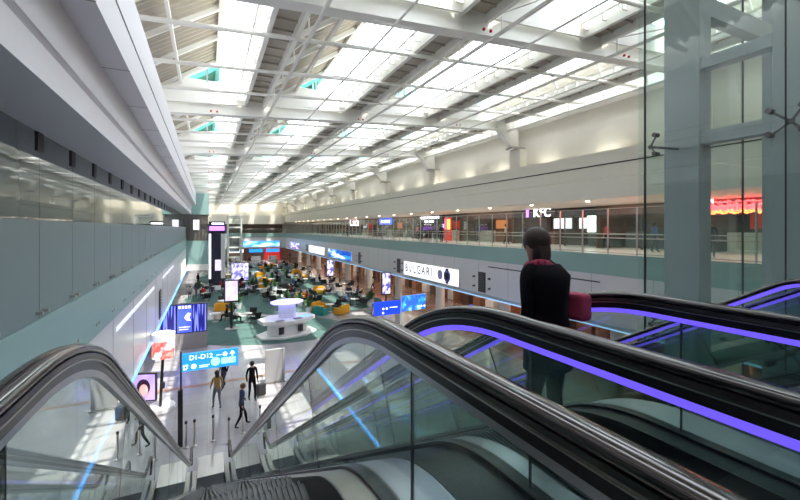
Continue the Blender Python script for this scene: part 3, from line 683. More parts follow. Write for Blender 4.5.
# departure board
t = thing('departure_board', 'wide blue flight board on a grey base beside the pale fascia', 'flight board', (-1.3, 30, 0))
MB().box(-3.6, .02, 29.8, 30.5, 0, 1.05).build('base', mat('grey_base', (.3, .28, .3), .4), t, world=True)
MB().box(-3.6, .02, 29.9, 30.4, 1.05, 2.98).build('cabinet', black, t, world=True)
fids = screenmat('fids_rows', (.01, .01, .22), (.03, .04, .55), (.25, .3, .95), 9, 1.2, 1.0)
for x0 in (-3.5, -2.65, -.85): MB().box(x0, x0 + .8, 29.87, 29.9, 1.12, 2.92).build('display', fids, t, world=True)
MB().box(-1.75, -.9, 29.87, 29.9, 1.12, 2.92).build('poster_display', mat('poster_blue', (.05, .1, .7), .4, emit=1.2, ecol=(.05, .08, .8)), t, world=True)
q = MB()
for k in range(4): q.box(-1.68 + k * .19, -1.55 + k * .19, 29.85, 29.87, 2.7, 2.88)
q.prism([(-1.35, 2.1), (-1.15, 2.4), (-.95, 2.35), (-1.05, 2.1), (-.95, 1.85), (-1.2, 1.9)], 'y', 29.85, 29.87); q.box(-1.65, -1.0, 29.85, 29.87, 1.45, 1.5); q.box(-1.65, -1.1, 29.85, 29.87, 1.3, 1.35)
q.build('white_marks', mat('pale_marks', (.9, .8, .9), .4, emit=1, ecol=(.9, .75, .9)), t, world=True)
# drum kiosk with media band
dx, dy = -1.72, 20.3
t = thing('drum_kiosk', 'round white drum topped media stand with a red picture band', 'media stand', (dx, dy, 0))
MB().lathe([(.55, 0), (.55, .16), (.52, .2)], (-.1, .2, 0), n=36).build('base_disc', whitegl, t, smooth=False)
MB().tube((-.12, 0, .2), (-.02, 0, 2.35), .06, n=12).build('stem', black, t); MB().box(-.1, .06, -.12, .1, 1.0, 1.25).build('card_reader', black, t)
MB().lathe([(.44, 2.35), (.44, 3.1)], (0, 0, 0), n=36).build('media_band', screenmat('scr_red', (.9, .85, .9), (.85, .12, .1), (1, .5, .4), 1.6, 1.2, 1.1, 'picture'), t)
MB().lathe([(.46, 3.1), (.46, 3.4), (.36, 3.44)], (0, 0, 0), n=36).build('drum_cap', white, t)
tx, ty, _ = at_floor(146, 425)
t = thing('tilted_screen', 'large violet screen showing a face below the red media band', 'screen', (-2.32, 19.3, 0), -.35)
MB().tube((0, .15, 0), (0, .15, 1.3), .05).build('stand', black, t); MB().box(-.47, .47, -.02, .1, .92, 2.05).build('frame', black, t)
MB().box(-.43, .43, -.035, -.02, .97, 2.0).build('display', mat('violet_display', (.4, .3, .7), .3, emit=1.0, ecol=(.40, .28, .72)), t)
MB().ball((.02, -.075, 1.38), .17, .02, .25).build('face_picture', mat('face_display', (.6, .35, .35), .5, emit=.7, ecol=(.75, .42, .40)), t); MB().ball((.0, -.05, 1.50), .26, .02, .33).build('hair_picture', mat('hair_display', (.03, .015, .03), .7, emit=.12, ecol=(.2, .08, .16), spec=.1), t)
# D1-D12 sign
sb = mat('sign_blue', (.02, .25, .75), .4, emit=1.1, ecol=(.02, .26, .80)); sl = mat('sign_lit_spot', (.4, .85, 1), .4, emit=1.3, ecol=(.3, .8, 1)); sw = mat('sign_white', (1, 1, 1), .4, emit=1.2, ecol=(.9, .97, 1))
t = thing('gate_sign', 'bright blue D1-D12 gate sign on a slim dark post', 'sign', (-.86, 16.7, 0))
MB().box(-.03, .03, -.02, .06, 0, 3.45).build('post', steeldk, t); MB().box(-.10, .06, -.08, .10, 0, 2.05).build('post_cover', black, t)
MB().box(.03, 1.95, -.05, .09, 2.72, 3.36).build('panel', sb, t)
RF = (PI / 2, 0, 0)
text('D1-D12', sw, .24, t, (.66, -.06, 3.2), RF, ext=.003)
q = MB(); q.box(1.72, 1.76, -.065, -.05, 3.08, 3.27); q.prism([(1.65, 3.2), (1.74, 3.31), (1.83, 3.2), (1.8, 3.17), (1.74, 3.24), (1.68, 3.17)], 'y', -.065, -.05); q.build('up_arrow', sw, t)
q = MB(); q.tube((1.48, -.05, 3.2), (1.48, -.065, 3.2), .08, n=20); q.tube((.42, -.05, 2.88), (.42, -.065, 2.88), .09, n=20); q.build('round_symbol', sw, t)
q = MB(); q.box(.08, .11, -.065, -.05, 2.79, 2.95); q.box(.08, .22, -.065, -.05, 2.93, 2.96); q.box(.19, .22, -.065, -.05, 2.84, 2.96); q.box(.10, .19, -.065, -.05, 2.79, 2.83); q.build('left_symbol', sw, t)
q = MB(); q.box(.6, .95, -.06, -.05, 2.87, 2.89); q.box(.6, .9, -.06, -.05, 2.81, 2.83); q.box(1.18, 1.36, -.06, -.05, 3.18, 3.2); q.build('small_print', sw, t)
q = MB(); q.tube((1.15, -.05, 2.96), (1.15, -.062, 2.96), .16, n=24); q.box(1.35, 1.85, -.062, -.05, 2.84, 3.06); q.build('lit_symbols', sl, t)
# second sign pair
sx_, sy_ = 12.5, 25.8
t = thing('direction_sign', 'long two panel blue direction sign on a pale post by the arcade', 'sign', (sx_, sy_, 0), .0)
MB().tube((0, 0, 0), (0, 0, 3.4), .06, n=12).build('post', white, t)
M1 = Matrix.Rotation(math.radians(172), 4, 'Z')
MB().box(.05, 2.2, -.06, .06, 2.0, 3.1, Matrix.Rotation(.15, 4, 'Z')).build('cyan_panel', screenmat('scr_sign', (.02, .12, .75), (.03, .35, .9), (.4, .85, 1), 3, 2, 1.3, 'picture'), t)
MB().box(-2.1, -.05, -.06, .06, 1.9, 2.85, Matrix.Rotation(.05, 4, 'Z')).build('blue_panel', mat('royal_blue_sign', (.01, .04, .5), .4, emit=1.1, ecol=(.01, .05, .62)), t)
q = MB()
for k in range(4): q.tube((-1.95 + k * .27, -.10, 2.35), (-1.95 + k * .27, -.14, 2.35), .08, n=12)
for k in range(2): q.tube((-1.7 + k * .27, -.10, 2.06), (-1.7 + k * .27, -.14, 2.06), .08, n=12)
for k in range(3): q.tube((1.5 + k * .25, .12, 2.25), (1.5 + k * .25, .08, 2.25), .07, n=12); 
q.box(-.9, -.3, -.12, -.09, 2.38, 2.43); q.build('white_symbols', sw, t)
t = thing('direction_sign', 'low blue lit sign band under the grey fascia, near the passenger', 'sign', (15.5, 17, 3), .0)
MB().box(15.4, 15.5, 13.6, 21.5, 2.75, 3.02).build('panel', mat('royal_blue_sign', (.01, .04, .5)), t, world=True)
q = MB()
for k in range(16): q.box(15.37, 15.4, 14 + k * .45, 14.25 + k * .45, 2.82, 2.92)
q.build('small_print', sw, t, world=True)
# grey info stand, queue posts
x, y, _ = at_floor(275, 382)
t = thing('information_board', 'plain grey upright panel on the white floor behind the walking man', 'panel', (x, y, 0)); gp = mat('grey_panel', (.36, .36, .38), .35)
MB().box(-.48, .48, -.08, .08, .05, 1.72).build('board', gp, t, bevel=.01); MB().box(-.55, .55, -.16, .16, 0, .05).build('foot', steel, t); MB().box(.36, .37, -.085, -.08, .1, 1.7).build('edge_line', seam, t)
post = thing('queue_post', 'x', 'queue post', (0, 0, 0))
MB().lathe([(.09, 0), (.09, .03), (.04, .05)], n=16).build('foot', steel, post); MB().tube((0, 0, .04), (0, 0, .95), .035, n=12).build('pole', steel, post); MB().tube((0, 0, .88), (0, 0, .98), .045, n=12).build('cap', black, post)
plc = [(186, 448, 'beside the escalator newel, dark post side'), (194.5, 446, 'at the near newel of the first escalator'), (213, 441, 'in the middle of the escalator foot'), (229, 444, 'against the second newel of the first escalator'), (243, 433, 'just beyond the walking person'), (260, 430, 'standing furthest towards the kiosk')]
for i, (px, py, l) in enumerate(plc):
    x, y, _ = at_floor(px, py)
    o = post if i == 0 else copy_tree(post, (0, 0, 0), 0); o.location = (x, y, 0); tag(o, 'slim steel queue post ' + l, 'queue post', 'queue posts at the escalator foot')
# lift tower + dark sign tower
x0 = 3.0; t = thing('lift_tower', 'open steel framed lift tower far down the hall', 'lift tower', (4, 70, 0))
for a in (3.0, 5.0):
    for b in (69, 71): MB().box(a - .1, a + .1, b - .1, b + .1, 0, rel(2.2)).build('column', white, t, world=True)
for z in (1.6, 3.2, 4.8, 6.4, 8.0, 9.6):
    q = MB(); q.box(3, 5, 68.95, 69.05, z, z + .22); q.box(3, 5, 70.95, 71.05, z, z + .22); q.box(2.95, 3.05, 69, 71, z, z + .22); q.box(4.95, 5.05, 69, 71, z, z + .22); q.build('ring_beam', white, t, world=True)
MB().box(3.1, 4.9, 69.1, 70.9, .2, rel(1.9)).build('glass_enclosure', glassgreen, t, world=True); MB().box(3.3, 4.7, 69.3, 70.7, 4.2, 6.6).build('lift_car', clothgrey, t, world=True)
t = thing('sign_tower', 'dark tower with violet signs in front of the lift tower', 'sign tower', (1.2, 62, 0))
MB().box(.2, 2.3, 61, 62.5, 0, rel(.9)).build('body', mat('tower_dark', (.03, .03, .05), .2), t, world=True); MB().box(.22, .5, 60.9, 61, 1, rel(-.8)).build('white_strip', whitelit, t, world=True)
MB().box(.3, 2.2, 60.9, 61, rel(-.35), rel(.25)).build('violet_sign', purplit, t, world=True); MB().box(1.0, 1.8, 60.9, 61, 2.1, 3.6).build('lilac_poster', lil, t, world=True); MB().box(1.75, 2.3, 60.9, 61, 1, rel(-.8)).build('grey_side', panelgrey, t, world=True)
MB().box(.6, 2.1, 60.88, 61, rel(.5), rel(.7)).build('white_lettering', whitetxt, t, world=True)
# columns of the arcade
for i, y in enumerate((14, 23, 32, 41, 50, 59, 68, 77, 86, 95)):
    o = MB().lathe([(.5, 0), (.5, .15), (.42, .17), (.42, ZB)], (19.6, y, 0), n=24).build('arcade_column', white)
    tag(o, 'round white column holding up the shopping gallery, %s along the arcade' % ORD[i], 'column', 'round white arcade columns')
for i, y in enumerate((20, 34, 44)):
    tag(MB().lathe([(.4, 0), (.4, ZB)], (-3.4, y, 0), n=20).build('gallery_column', white), 'round white column under the pale gallery, %s from the escalator' % ORD[i], 'column', 'columns below the pale gallery')
# arcade shops, lower level
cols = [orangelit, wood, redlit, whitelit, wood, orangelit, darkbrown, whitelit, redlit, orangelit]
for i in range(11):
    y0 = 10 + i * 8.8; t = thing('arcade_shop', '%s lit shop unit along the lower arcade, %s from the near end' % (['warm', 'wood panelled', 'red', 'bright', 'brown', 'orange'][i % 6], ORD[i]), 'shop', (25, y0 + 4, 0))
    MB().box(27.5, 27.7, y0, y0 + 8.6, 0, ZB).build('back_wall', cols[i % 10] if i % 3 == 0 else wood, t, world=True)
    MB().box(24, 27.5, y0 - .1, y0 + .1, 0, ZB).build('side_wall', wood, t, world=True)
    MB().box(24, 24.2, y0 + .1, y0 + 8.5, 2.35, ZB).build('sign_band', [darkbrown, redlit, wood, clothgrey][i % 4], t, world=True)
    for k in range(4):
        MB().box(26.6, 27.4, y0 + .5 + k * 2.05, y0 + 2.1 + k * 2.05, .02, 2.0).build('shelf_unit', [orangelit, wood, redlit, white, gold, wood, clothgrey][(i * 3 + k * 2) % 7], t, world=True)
        MB().box(24.5, 25.3, y0 + .8 + k * 2, y0 + 2.0 + k * 2, .02, 1.0).build('counter', [white, wood, darkbrown][(i + k) % 3], t, world=True)
    q = MB()
    for k in range(4):
        for a in (20.5, 22.5, 25.2): q.tube((a, y0 + 1 + 2.1 * k, ZB - .05), (a, y0 + 1 + 2.1 * k, ZB - .005), .13, n=8)
    q.build('downlight', warmlamp, t, world=True)
# shops under the far gallery
for i, (x0, m, l) in enumerate(((4.5, wood, 'brown shop with a white sign under the far gallery by the lift tower'), (9, wood, 'brown shop in the middle under the far gallery'), (13, redlit, 'small red shop at the arcade corner of the far gallery'))):
    t = thing('far_shop', l, 'shop', (x0 + 2, YF - 5, 0)); MB().box(x0, x0 + 3.8, YF - 4.5, YF - 4.3, 0, ZB).build('back_wall', m, t, world=True)
    MB().box(x0 + .3, x0 + 3.5, YF - 5.6, YF - 5.5, 2.0, 2.8).build('sign_band', [whitelit, sb, sb][i], t, world=True); MB().box(x0 + .8, x0 + 3, YF - 5.3, YF - 4.7, 0, 1).build('counter', white, t, world=True)
# shops under left gallery
for i in range(5):
    y0 = 22 + i * 7; t = thing('side_shop', 'dim shop unit under the pale gallery, %s beyond the flight board' % ORD[i], 'shop', (-7, y0, 0))
    MB().box(-8.8, -8.6, y0, y0 + 6.6, 0, ZB).build('back_wall', darkbrown, t, world=True); MB().box(-8.5, -8.1, y0 + .5, y0 + 5, 1, 2.4).build('lit_shelf', [whitelit, orangelit][i % 2], t, world=True)
    MB().box(-6.6, -5.9, y0 + .5, y0 + 5, 0, 1).build('counter', white, t, world=True)
# ------------------------------------------------------------------ seating
def chair_proto(name, cat, m):
    t = thing(name, 'x', cat); 
    MB().box(-.3, .3, -.3, .3, .36, .46).build('seat', m, t, bevel=.03)
    MB().raw([(-.3, .24, .44), (.3, .24, .44), (.33, .36, .95), (-.33, .36, .95), (-.3, .32, .44), (.3, .32, .44), (.33, .44, .95), (-.33, .44, .95)], [(0, 1, 2, 3), (4, 7, 6, 5), (0, 4, 5, 1), (1, 5, 6, 2), (2, 6, 7, 3), (3, 7, 4, 0)]).build('backrest', m, t, bevel=.02)
    for sx in (-1, 1): MB().box(sx * .32 - .03, sx * .32 + .03, -.26, .32, .44, .66).build('armrest', m, t)
    for sx in (-1, 1):
        for sy in (-1, 1): MB().tube((sx * .24, sy * .24, .38), (sx * .28, sy * .28, 0), .02, n=6).build('leg', steeldk, t)
    return t
def sofa_proto(name, cat, m, w=.65):
    t = thing(name, 'x', cat)
    MB().box(-w, w, -.4, .4, 0, .42).build('base', m, t, bevel=.04); MB().box(-w, w, .22, .45, .42, .82).build('backrest', m, t, bevel=.05)
    for sx in (-1, 1): MB().box(sx * w - .09, sx * w + .09, -.4, .45, 0, .62).build('armrest', m, t, bevel=.04)
    return t
def table_proto():
    t = thing('round_table', 'x', 'table'); MB().lathe([(.42, .70), (.45, .72), (.45, .74)], n=24).build('tabletop', whitegl, t); MB().tube((0, 0, .02), (0, 0, .7), .035).build('pedestal', steel, t); MB().lathe([(.25, 0), (.25, .02), (.05, .04)], n=16).build('foot', steel, t); return t
def plant_proto():
    t = thing('potted_plant', 'x', 'plant'); MB().lathe([(.22, 0), (.30, .5), (.27, .5)], n=16).build('pot', whitegl, t); MB().tube((0, 0, .45), (0, 0, 1.0), .02, n=6).build('stem', wood, t)
    q = MB(); rr = random.Random(3)
    for k in range(90):
        a = rr.uniform(0, 2 * PI); el = rr.uniform(.1, 1.4); L = rr.uniform(.35, .75); c = Vector((0, 0, .6 + rr.uniform(0, .5)))
        d = Vector((math.cos(a) * math.cos(el), math.sin(a) * math.cos(el), math.sin(el))); sd = d.orthogonal().normalized() * .06; e = c + d * L; m_ = c + d * L * .5 + Vector((0, 0, .08))
        q.raw([c, m_ + sd, e - Vector((0, 0, .1)), m_ - sd], [(0, 1, 2, 3)])
    q.build('foliage', leaf, t); return t
protos = {'chair': chair_proto('lounge_chair', 'chair', leather), 'gold': sofa_proto('yellow_sofa', 'sofa', gold), 'teal': sofa_proto('teal_sofa', 'sofa', tealup, .55), 'white': chair_proto('white_chair', 'chair', whitegl), 'table': table_proto(), 'plant': plant_proto()}
used = {k: False for k in protos}
GRP = {'chair': 'black lounge chairs on the green carpets', 'gold': 'yellow sofas on the green carpets', 'teal': 'teal sofas on the green carpets', 'white': 'white chairs on the green carpets', 'table': 'round white tables on the green carpets', 'plant': 'potted plants among the seats'}
GL = {'chair': 'black lounge chair %s', 'gold': 'yellow sofa %s', 'teal': 'teal sofa %s', 'white': 'white shell chair %s', 'table': 'small round white table %s', 'plant': 'potted plant %s'}
seen = {}
def put(kind, x, y, rz, where):
    lab = GL[kind] % where; z = .021
    p = protos[kind]
    if not used[kind]: used[kind] = True; o = p
    else: o = copy_tree(p, (0, 0, 0), 0)
    o.location = (x, y, z); o.rotation_euler = (0, 0, rz); o['label'] = lab; o['group'] = GRP[kind]
    return o
# ------------------------------------------------------------------ people
def figure(name, parts, mats, loc, rz, label, scale=1, hair=None, group=None, sub=1, proto=None):
    """parts: {joint:(x,y,z,r)}, edges with cloth tag; grown into one skin"""
    J, E = parts
    me = bpy.data.meshes.new(name); keys = list(J); me.from_pydata([J[k][:3] for k in keys], [(keys.index(a), keys.index(b)) for a, b, c in E], [])
    o = bpy.data.objects.new(name, me); C.objects.link(o); o.modifiers.new('skin', 'SKIN')
    if not me.skin_vertices: me.skin_vertices_layer = None
    for i, k in enumerate(keys):
        r = J[k][3]; rr = r if isinstance(r, tuple) else (r, r); me.skin_vertices[0].data[i].radius = rr; me.skin_vertices[0].data[i].use_root = (k == 'pelvis')
    s = o.modifiers.new('sub', 'SUBSURF'); s.levels = sub; s.render_levels = sub
    dg = bpy.context.evaluated_depsgraph_get(); dg.update(); m2 = bpy.data.meshes.new_from_object(o.evaluated_get(dg)); bpy.data.objects.remove(o)
    m2.materials.clear(); tags = sorted(mats); 
    for tg in tags: m2.materials.append(mats[tg])
    segs = [(Vector(J[a][:3]), Vector(J[b][:3]), c) for a, b, c in E]
    for p in m2.polygons:
        c = p.center; best = None
        for a, b, tg in segs:
            d = b - a; f = max(0, min(1, (c - a).dot(d) / max(1e-9, d.length_squared))); q = (c - (a + d * f)).length
            if best is None or q < best[0]: best = (q, tg)
        p.material_index = tags.index(best[1]) if best[1] in tags else 0; p.use_smooth = True
    b = bpy.data.objects.new(name, m2); C.objects.link(b); b.location = loc; b.rotation_euler = (0, 0, rz); b.scale = (scale,) * 3
    tag(b, label, 'person', group)
    if hair:
        hx, hy, hz = J['head'][:3]
        h = MB(); h.ball((hx, hy - .018, hz + .035), .103, .115, .115, n=18, m=12)
        if hair[1]: h.ball((hx, hy - .055, hz - .06), .09, .065, .15, n=14, m=10)
        h.build('hair', hair[0], b, smooth=True)
    return b
def std_pose(stride=0.0, armL=(.0, 0), armR=(.0, 0), lean=0.0, bag=False):
    """standing or walking adult 1.70 m, facing +Y"""
    s = stride
    J = {'pelvis': (0, 0, .93, (.15, .11)), 'waist': (0, .01 + lean * .2, 1.08, (.125, .095)), 'chest': (0, lean * .5, 1.28, (.15, .105)), 'neck0': (0, lean * .7, 1.42, (.075, .07)), 'neck': (0, lean * .8, 1.47, .052), 'head': (0, .02 + lean, 1.57, (.075, .09)), 'crown': (0, .01 + lean, 1.65, (.06, .07)), 'nose': (0, .112 + lean, 1.555, .014),
         'shL': (-.17, lean * .6, 1.38, .06), 'shR': (.17, lean * .6, 1.38, .06), 'elL': (-.23, -.03 + armL[0] * .5, 1.10, .042), 'elR': (.23, -.03 + armR[0] * .5, 1.10, .042),
         'wrL': (-.22, .05 + armL[0], .87 + armL[1], .028), 'wrR': (.22, .05 + armR[0], .87 + armR[1], .028), 'haL': (-.22, .08 + armL[0], .78 + armL[1], .03), 'haR': (.22, .08 + armR[0], .78 + armR[1], .03),
         'hipL': (-.09, 0, .86, .09), 'hipR': (.09, 0, .86, .09), 'knL': (-.10, .06 + s * .5, .48, .058), 'knR': (.10, .06 - s * .35, .48, .058),
         'anL': (-.10, s * .9, .08, .038), 'anR': (.10, -s * .9, .09 + abs(s) * .1, .038), 'toL': (-.11, .15 + s * .9, .035, .034), 'toR': (.11, .15 - s * .9, .035 + abs(s) * .05, .034)}
    E = [('pelvis', 'waist', 'top'), ('waist', 'chest', 'top'), ('chest', 'neck0', 'top'), ('neck0', 'neck', 'skin'), ('neck', 'head', 'skin'), ('head', 'crown', 'skin'), ('head', 'nose', 'skin'), ('neck0', 'shL', 'top'), ('neck0', 'shR', 'top'),
         ('shL', 'elL', 'top'), ('shR', 'elR', 'top'), ('elL', 'wrL', 'top'), ('elR', 'wrR', 'top'), ('wrL', 'haL', 'skin'), ('wrR', 'haR', 'skin'), ('pelvis', 'hipL', 'bot'), ('pelvis', 'hipR', 'bot'), ('hipL', 'knL', 'bot'), ('hipR', 'knR', 'bot'), ('knL', 'anL', 'bot'), ('knR', 'anR', 'bot'), ('anL', 'toL', 'shoe'), ('anR', 'toR', 'shoe')]
    return J, E
def sit_pose():
    J, E = std_pose()
    J = dict(J); dz = -.31
    for k in ('pelvis', 'waist', 'chest', 'neck0', 'neck', 'head', 'crown', 'nose', 'shL', 'shR', 'elL', 'elR', 'hipL', 'hipR'): a = J[k]; J[k] = (a[0], a[1], a[2] + dz, a[3])
    J['wrL'] = (-.16, .22, .72, .028); J['wrR'] = (.16, .22, .72, .028); J['haL'] = (-.12, .30, .70, .03); J['haR'] = (.12, .30, .70, .03)
    J['knL'] = (-.12, .42, .50, .06); J['knR'] = (.12, .42, .50, .06); J['anL'] = (-.12, .44, .08, .038); J['anR'] = (.12, .44, .08, .038); J['toL'] = (-.12, .58, .035, .034); J['toR'] = (.12, .58, .035, .034)
    return J, E
def mk(top, bot, shoe=black): return {'top': top, 'bot': bot, 'skin': skin, 'shoe': shoe}
def floorperson(px, py, rz, pose, mats, label, hair=(hairm, True), scale=1.0):
    x, y = floor_at(px, py); return figure('person', pose, mats, (x, y, 0), rz, label, scale, hair)
floorperson(252, 400, PI + .2, std_pose(.12), mk(clothblack, clothblack), 'person in black walking with a rolling case on the white floor', (hairm, False), 1.06)
floorperson(217, 409, .3, std_pose(.18, (.1, .1)), mk(clothyellow, clothgrey), 'person in a yellow and dark top walking below the gate sign', (hairm, True), 1.0)
floorperson(224, 388, 2.4, std_pose(.22), mk(clothblack, clothnavy), 'person in dark clothes striding behind the gate sign', (hairm, True), .98)
floorperson(241, 427, -1.3, std_pose(.30, (.2, .1), (-.1, .05), .08), mk(clothnavy, clothblack), 'person in navy striding across the escalator foot', (mat('brown_hair', (.16, .06, .03), .6), False), 1.02)
# rolling case
x, y = floor_at(261, 396); t = thing('rolling_case', 'black rolling suitcase pulled by the person in black', 'suitcase', (x, y, 0), .3)
MB().box(-.2, .2, -.13, .13, .06, .58).build('body', leather, t, bevel=.03); q = MB(); q.tube((-.1, .1, .58), (-.1, .1, .95), .01); q.tube((.1, .1, .58), (.1, .1, .95), .01); q.tube((-.1, .1, .95), (.1, .1, .95), .015); q.build('handle', steeldk, t)
for a in (-.16, .16): MB().tube((a - .02, 0, .035), (a + .02, 0, .035), .035).build('wheel', black, t)
# seating groups:  px, py of the centre, kinds, description of the place
groups = [
 (215, 322, ['chair', 'chair'], 'beside the tall lilac screen'), (247, 322, ['chair', 'chair', 'chair'], 'between the tall lilac screen and the kiosk'),
 (330, 312, ['gold', 'teal', 'gold', 'chair'], 'in the near lounge ring by the arcade'), (300, 303, ['chair', 'chair', 'gold'], 'behind the kiosk crown'),
 (275, 302, ['chair', 'white', 'chair'], 'just beyond the white path'), (350, 298, ['chair', 'chair', 'white'], 'at the rim of the oval carpet by the arcade'),
 (260, 295, ['chair', 'chair', 'chair', 'white'], 'in the middle of the oval carpet'), (320, 295, ['gold', 'chair', 'chair'], 'past the near lounge ring'),
 (290, 290, ['chair', 'chair', 'chair', 'chair'], 'around the central table of the lounge'), (345, 289, ['chair', 'chair'], 'at the far rim beside the arcade posters'),
 (222, 308, ['gold', 'chair'], 'behind the flight board'), (243, 287, ['chair', 'chair', 'white'], 'under the wide lilac poster'),
 (272, 284, ['chair', 'gold', 'chair', 'chair'], 'beyond the central table'), (305, 284, ['chair', 'chair', 'chair'], 'near the arcade edge, halfway down'),
 (215, 292, ['chair', 'white', 'chair'], 'by the teal block'), (228, 279, ['chair', 'chair', 'gold'], 'in front of the sign tower'),
 (256, 276, ['gold', 'chair', 'chair'], 'in the second lounge, middle'), (283, 276, ['chair', 'chair', 'chair', 'white'], 'in the second lounge, arcade side'),
 (300, 273, ['chair', 'gold'], 'in the second lounge, outer edge'), (254, 270, ['chair', 'chair', 'gold'], 'beside the lift tower'),
 (310, 303, ['chair', 'chair', 'chair'], 'between the kiosk crown and yellow sofas'), (283, 296, ['chair', 'chair', 'white'], 'on the kiosk side of the central table'), (236, 290, ['chair', 'chair', 'chair'], 'behind the tall screen, far table'), (325, 285, ['chair', 'white', 'chair'], 'by the second arcade poster'), (295, 280, ['chair', 'chair', 'gold'], 'between the first and second lounge'), (262, 289, ['chair', 'gold', 'chair'], 'on the lilac poster side of the lounge'), (275, 271, ['chair', 'chair', 'chair'], 'between the second and third lounge'), (296, 268, ['chair', 'chair'], 'at the outer end of the third lounge'), (355, 306, ['chair', 'chair'], 'on the carpet rim before the direction sign'),
 (265, 268, ['gold', 'chair', 'chair'], 'in the third lounge'), (285, 267, ['chair', 'chair'], 'in the third lounge beside the arcade'),
 (236, 300, ['chair', 'chair', 'chair'], 'behind the tall lilac screen'), (365, 303, ['chair', 'white'], 'next to the direction sign'), (205, 300, ['chair', 'chair'], 'at the foot of the pale column')]
posA = ['on the near side', 'on the far side', 'on the arcade side', 'on the escalator side']
people_protos = []; pk = 0
ppl_col = [(clothblack, clothblack, 'black'), (clothnavy, clothgrey, 'navy'), (clothwhite, clothblack, 'white'), (clothgrey, clothnavy, 'grey'), (clothred, clothblack, 'red'), (clothblue, clothnavy, 'blue')]
sitters = [figure('person', sit_pose(), mk(a, b), (0, 0, -50), 0, 'x', 1, (hairm, k % 2 == 0)) for k, (a, b, c) in enumerate(ppl_col)]
standers = [figure('person', std_pose(.05 + .1 * (k % 3)), mk(a, b), (0, 0, -50), 0, 'x', 1, (hairm, k % 2 == 1)) for k, (a, b, c) in enumerate(ppl_col)]
usedp = {}
def putp(proto, key, x, y, z, rz, label, group, sc=1):
    if not usedp.get(key): usedp[key] = 1; o = proto
    else: o = copy_tree(proto, (0, 0, 0), 0)
    o.location = (x, y, z); o.rotation_euler = (0, 0, rz); o.scale = (sc,) * 3; tag(o, label, 'person', group); return o
for gi, (px, py, kinds, where) in enumerate(groups):
    x, y = floor_at(px, py)
    put('table', x, y, 0, where)
    n = len(kinds); ph = gi * 1.1
    for k, kd in enumerate(kinds):
        a = ph + 2 * PI * k / n; r = 1.05 if kd in ('chair', 'white') else 1.35
        cx, cy = x + r * math.cos(a), y + r * math.sin(a)
        w = '%s, %s seat' % (where, ORD[k]); put(kd, cx, cy, a - PI / 2, w)
        if (gi * 3 + k * 2) % 5 < 2 and kd in ('chair', 'white'):
            key = (gi + k) % 6; putp(sitters[key], 's%d' % key, cx - .12 * math.cos(a), cy - .12 * math.sin(a), .021, a + PI / 2, 'seated person in %s %s, %s seat' % (ppl_col[key][2], where, ORD[k]), 'seated travellers in the lounges')
    if gi % 2 == 0: put('plant', x + 2.0 * math.cos(ph + .8), y + 2.0 * math.sin(ph + .8), 0, where)
for k in protos:
    if not used[k]: pass
wk = [(226, 268, 'by the sign tower'), (300, 262, 'at the far arcade edge'), (310, 276, 'passing the second lounge'), (358, 284, 'walking in the arcade'), (250, 262, 'before the far shops'), (340, 276, 'in the arcade by the column'), (198, 285, 'below the teal block'), (196, 297, 'behind the flight board'), (373, 290, 'near the arcade poster'),
      (270, 262, 'under the far gallery'), (236, 264, 'at the lift tower door'), (290, 259, 'near the far corner'), (395, 297, 'at the arcade counter'), (212, 300, 'between the flight board and lounge'), (325, 270, 'by the second arcade poster'), (190, 300, 'at the dim shop')]
for i, (px, py, w) in enumerate(wk):
    x, y = floor_at(px, py); key = i % 6
    putp(standers[key], 'w%d' % key, x, y, 0, i * 1.7, 'standing person in %s %s' % (ppl_col[key][2], w), 'travellers standing on the lower floor', .95 + .02 * (i % 5))
for i, y in enumerate((7.5, 10.2, 13.6, 17.5, 22, 25.5, 31, 33, 40, 43, 47.5, 52, 57, 61, 66, 72, 80)):
    key = (i * 5 + 1) % 6
    putp(standers[key], 'w%d' % key, XR + 1.2 + (i * 1.37) % 4.2, y, ZG, i * 2.1, 'person in %s on the upper gallery %s from the lift' % (ppl_col[key][2], ORD[i]), 'people on the upper gallery', .98)
# the passenger on the escalator
J, E = std_pose(.05, (.1, .1), (.26, .16), .12)
J = dict(J); del J['haL'], J['haR']; E = [e for e in E if 'haL' not in e and 'haR' not in e]
for sgn, s in ((-1, 'L'), (1, 'R')):
    wx, wy, wz, _r = J['wr' + s]
    J['palm' + s] = (wx, wy + .045, wz - .03 , (.022, .034)); E.append(('wr' + s, 'palm' + s, 'skin'))
    for k, (dx, L) in enumerate(((-.028, .062), (-.010, .072), (.010, .068), (.027, .052))):
        b = (wx + dx, wy + .085, wz - .045, .0105); m_ = (wx + dx * 1.1, wy + .085 + L * .55, wz - .052, .0095); e = (wx + dx * 1.15, wy + .085 + L * .9, wz - .078, .008)
        J['f%s%da' % (s, k)] = b; J['f%s%db' % (s, k)] = m_; J['f%s%dc' % (s, k)] = e
        E += [('palm' + s, 'f%s%da' % (s, k), 'skin'), ('f%s%da' % (s, k), 'f%s%db' % (s, k), 'skin'), ('f%s%db' % (s, k), 'f%s%dc' % (s, k), 'skin')]
    J['t%sa' % s] = (wx - sgn * .036, wy + .045, wz - .04, .011); J['t%sb' % s] = (wx - sgn * .055, wy + .08, wz - .06, .009); E += [('wr' + s, 't%sa' % s, 'skin'), ('t%sa' % s, 't%sb' % s, 'skin')]
for sgn, s in ((-1, 'L'), (1, 'R')): J['ear' + s] = (sgn * .083, .015 + .12, 1.565, .013); E.append(('head', 'ear' + s, 'skin'))
PXX, PYY = 1.93, 1.84
pz = ZG - .13
brownhair = mat('brown_hair_near', (.035, .017, .012), .5, bump=.3, nscale=70)
pas = figure('person', (J, E), mk(clothblack, clothblack), (PXX, PYY, pz), 0.15, 'person in a black coat with a pink scarf riding the purple lit escalator', .87, None, None, 2)
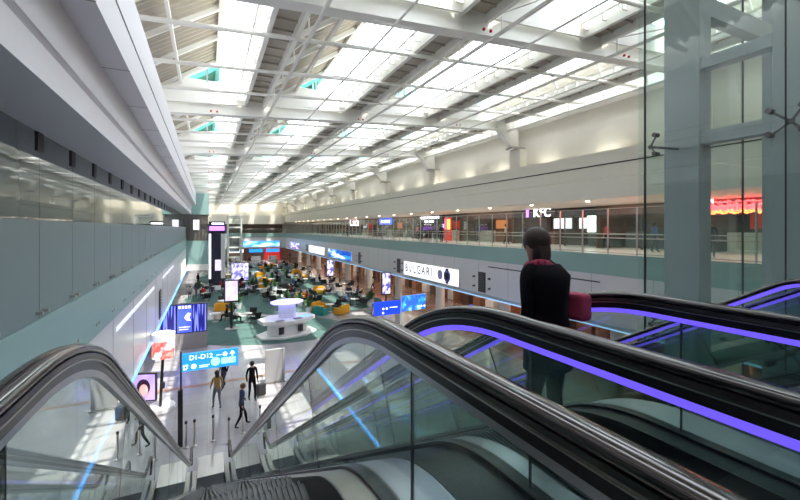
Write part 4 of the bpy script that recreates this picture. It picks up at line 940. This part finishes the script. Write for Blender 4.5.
h = MB(); h.ball((0, .118, 1.605), .088, .108, .105, n=20, m=12); h.ball((0, .075, 1.52), .080, .06, .13, n=18, m=10); h.build('hair', brownhair, pas, smooth=True)
co_ = MB(); co_.lathe([(.205, .70), (.20, .85), (.185, .98), (.16, 1.10), (.175, 1.25), (.185, 1.36), (.10, 1.44)], (0, .02, 0), n=24, sx=1, sy=.74); co_.build('coat', clothblack, pas, smooth=True)
sc_ = MB()
for k in range(20):
    a = 2 * PI * k / 20; b = 2 * PI * (k + 1) / 20
    sc_.tube((.10 * math.cos(a), .09 + .085 * math.sin(a), 1.43 + .02 * math.sin(a * 2)), (.10 * math.cos(b), .09 + .085 * math.sin(b), 1.43 + .02 * math.sin(b * 2)), .03, n=8)
sc_.build('scarf', clothpink, pas, smooth=True)
ba = MB(); ba.box(.19, .31, -.14, .14, 1.02, 1.22); ba.build('shoulder_bag', clothpink, pas, bevel=.03)
# ================================================================== LIGHT
w = bpy.data.worlds.new('sky'); bpy.context.scene.world = w; w.use_nodes = True
bg = w.node_tree.nodes['Background']; bg.inputs[0].default_value = (.88, .935, 1.0, 1); bg.inputs[1].default_value = 4.9
def light(kind, name, loc, rot, energy, col=(1, 1, 1), **kw):
    l = bpy.data.lights.new(name, kind); l.energy = energy; l.color = col
    for k, v in kw.items(): setattr(l, k, v)
    o = bpy.data.objects.new(name, l); C.objects.link(o); o.location = loc; o.rotation_euler = rot; return o
d = Vector((-.22, .30, -1.0)).normalized()
so = light('SUN', 'sun', (0, 0, 60), (0, 0, 0), 8.0, (1, .93, .80), angle=.01); so.rotation_euler = d.to_track_quat('-Z', 'Y').to_euler()
for y in (12, 28, 46, 68, 92): light('AREA', 'gallery_ceiling_light', (21.5, y, rel(1.42)), (0, 0, 0), 210, (1, .82, .65), size=5, size_y=12, shape='RECTANGLE')
for y in (14, 30, 48, 70, 92): light('AREA', 'arcade_ceiling_light', (22.5, y, ZB - .08), (0, 0, 0), 210, (1, .85, .72), size=6, size_y=14, shape='RECTANGLE')
for y in (18, 38): light('AREA', 'side_ceiling_light', (-5, y, ZB - .08), (0, 0, 0), 120, (1, .9, .8), size=4, size_y=14, shape='RECTANGLE')
sc = bpy.context.scene
sc.view_settings.view_transform = 'Standard'; sc.view_settings.look = 'None'; sc.view_settings.gamma = 1; sc.view_settings.use_curve_mapping = False
sc.view_settings.exposure = 0.42
sc.cycles.use_denoising = True; sc.cycles.transparent_max_bounces = 32; sc.cycles.max_bounces = 10; sc.cycles.diffuse_bounces = 6; sc.cycles.sample_clamp_indirect = 8
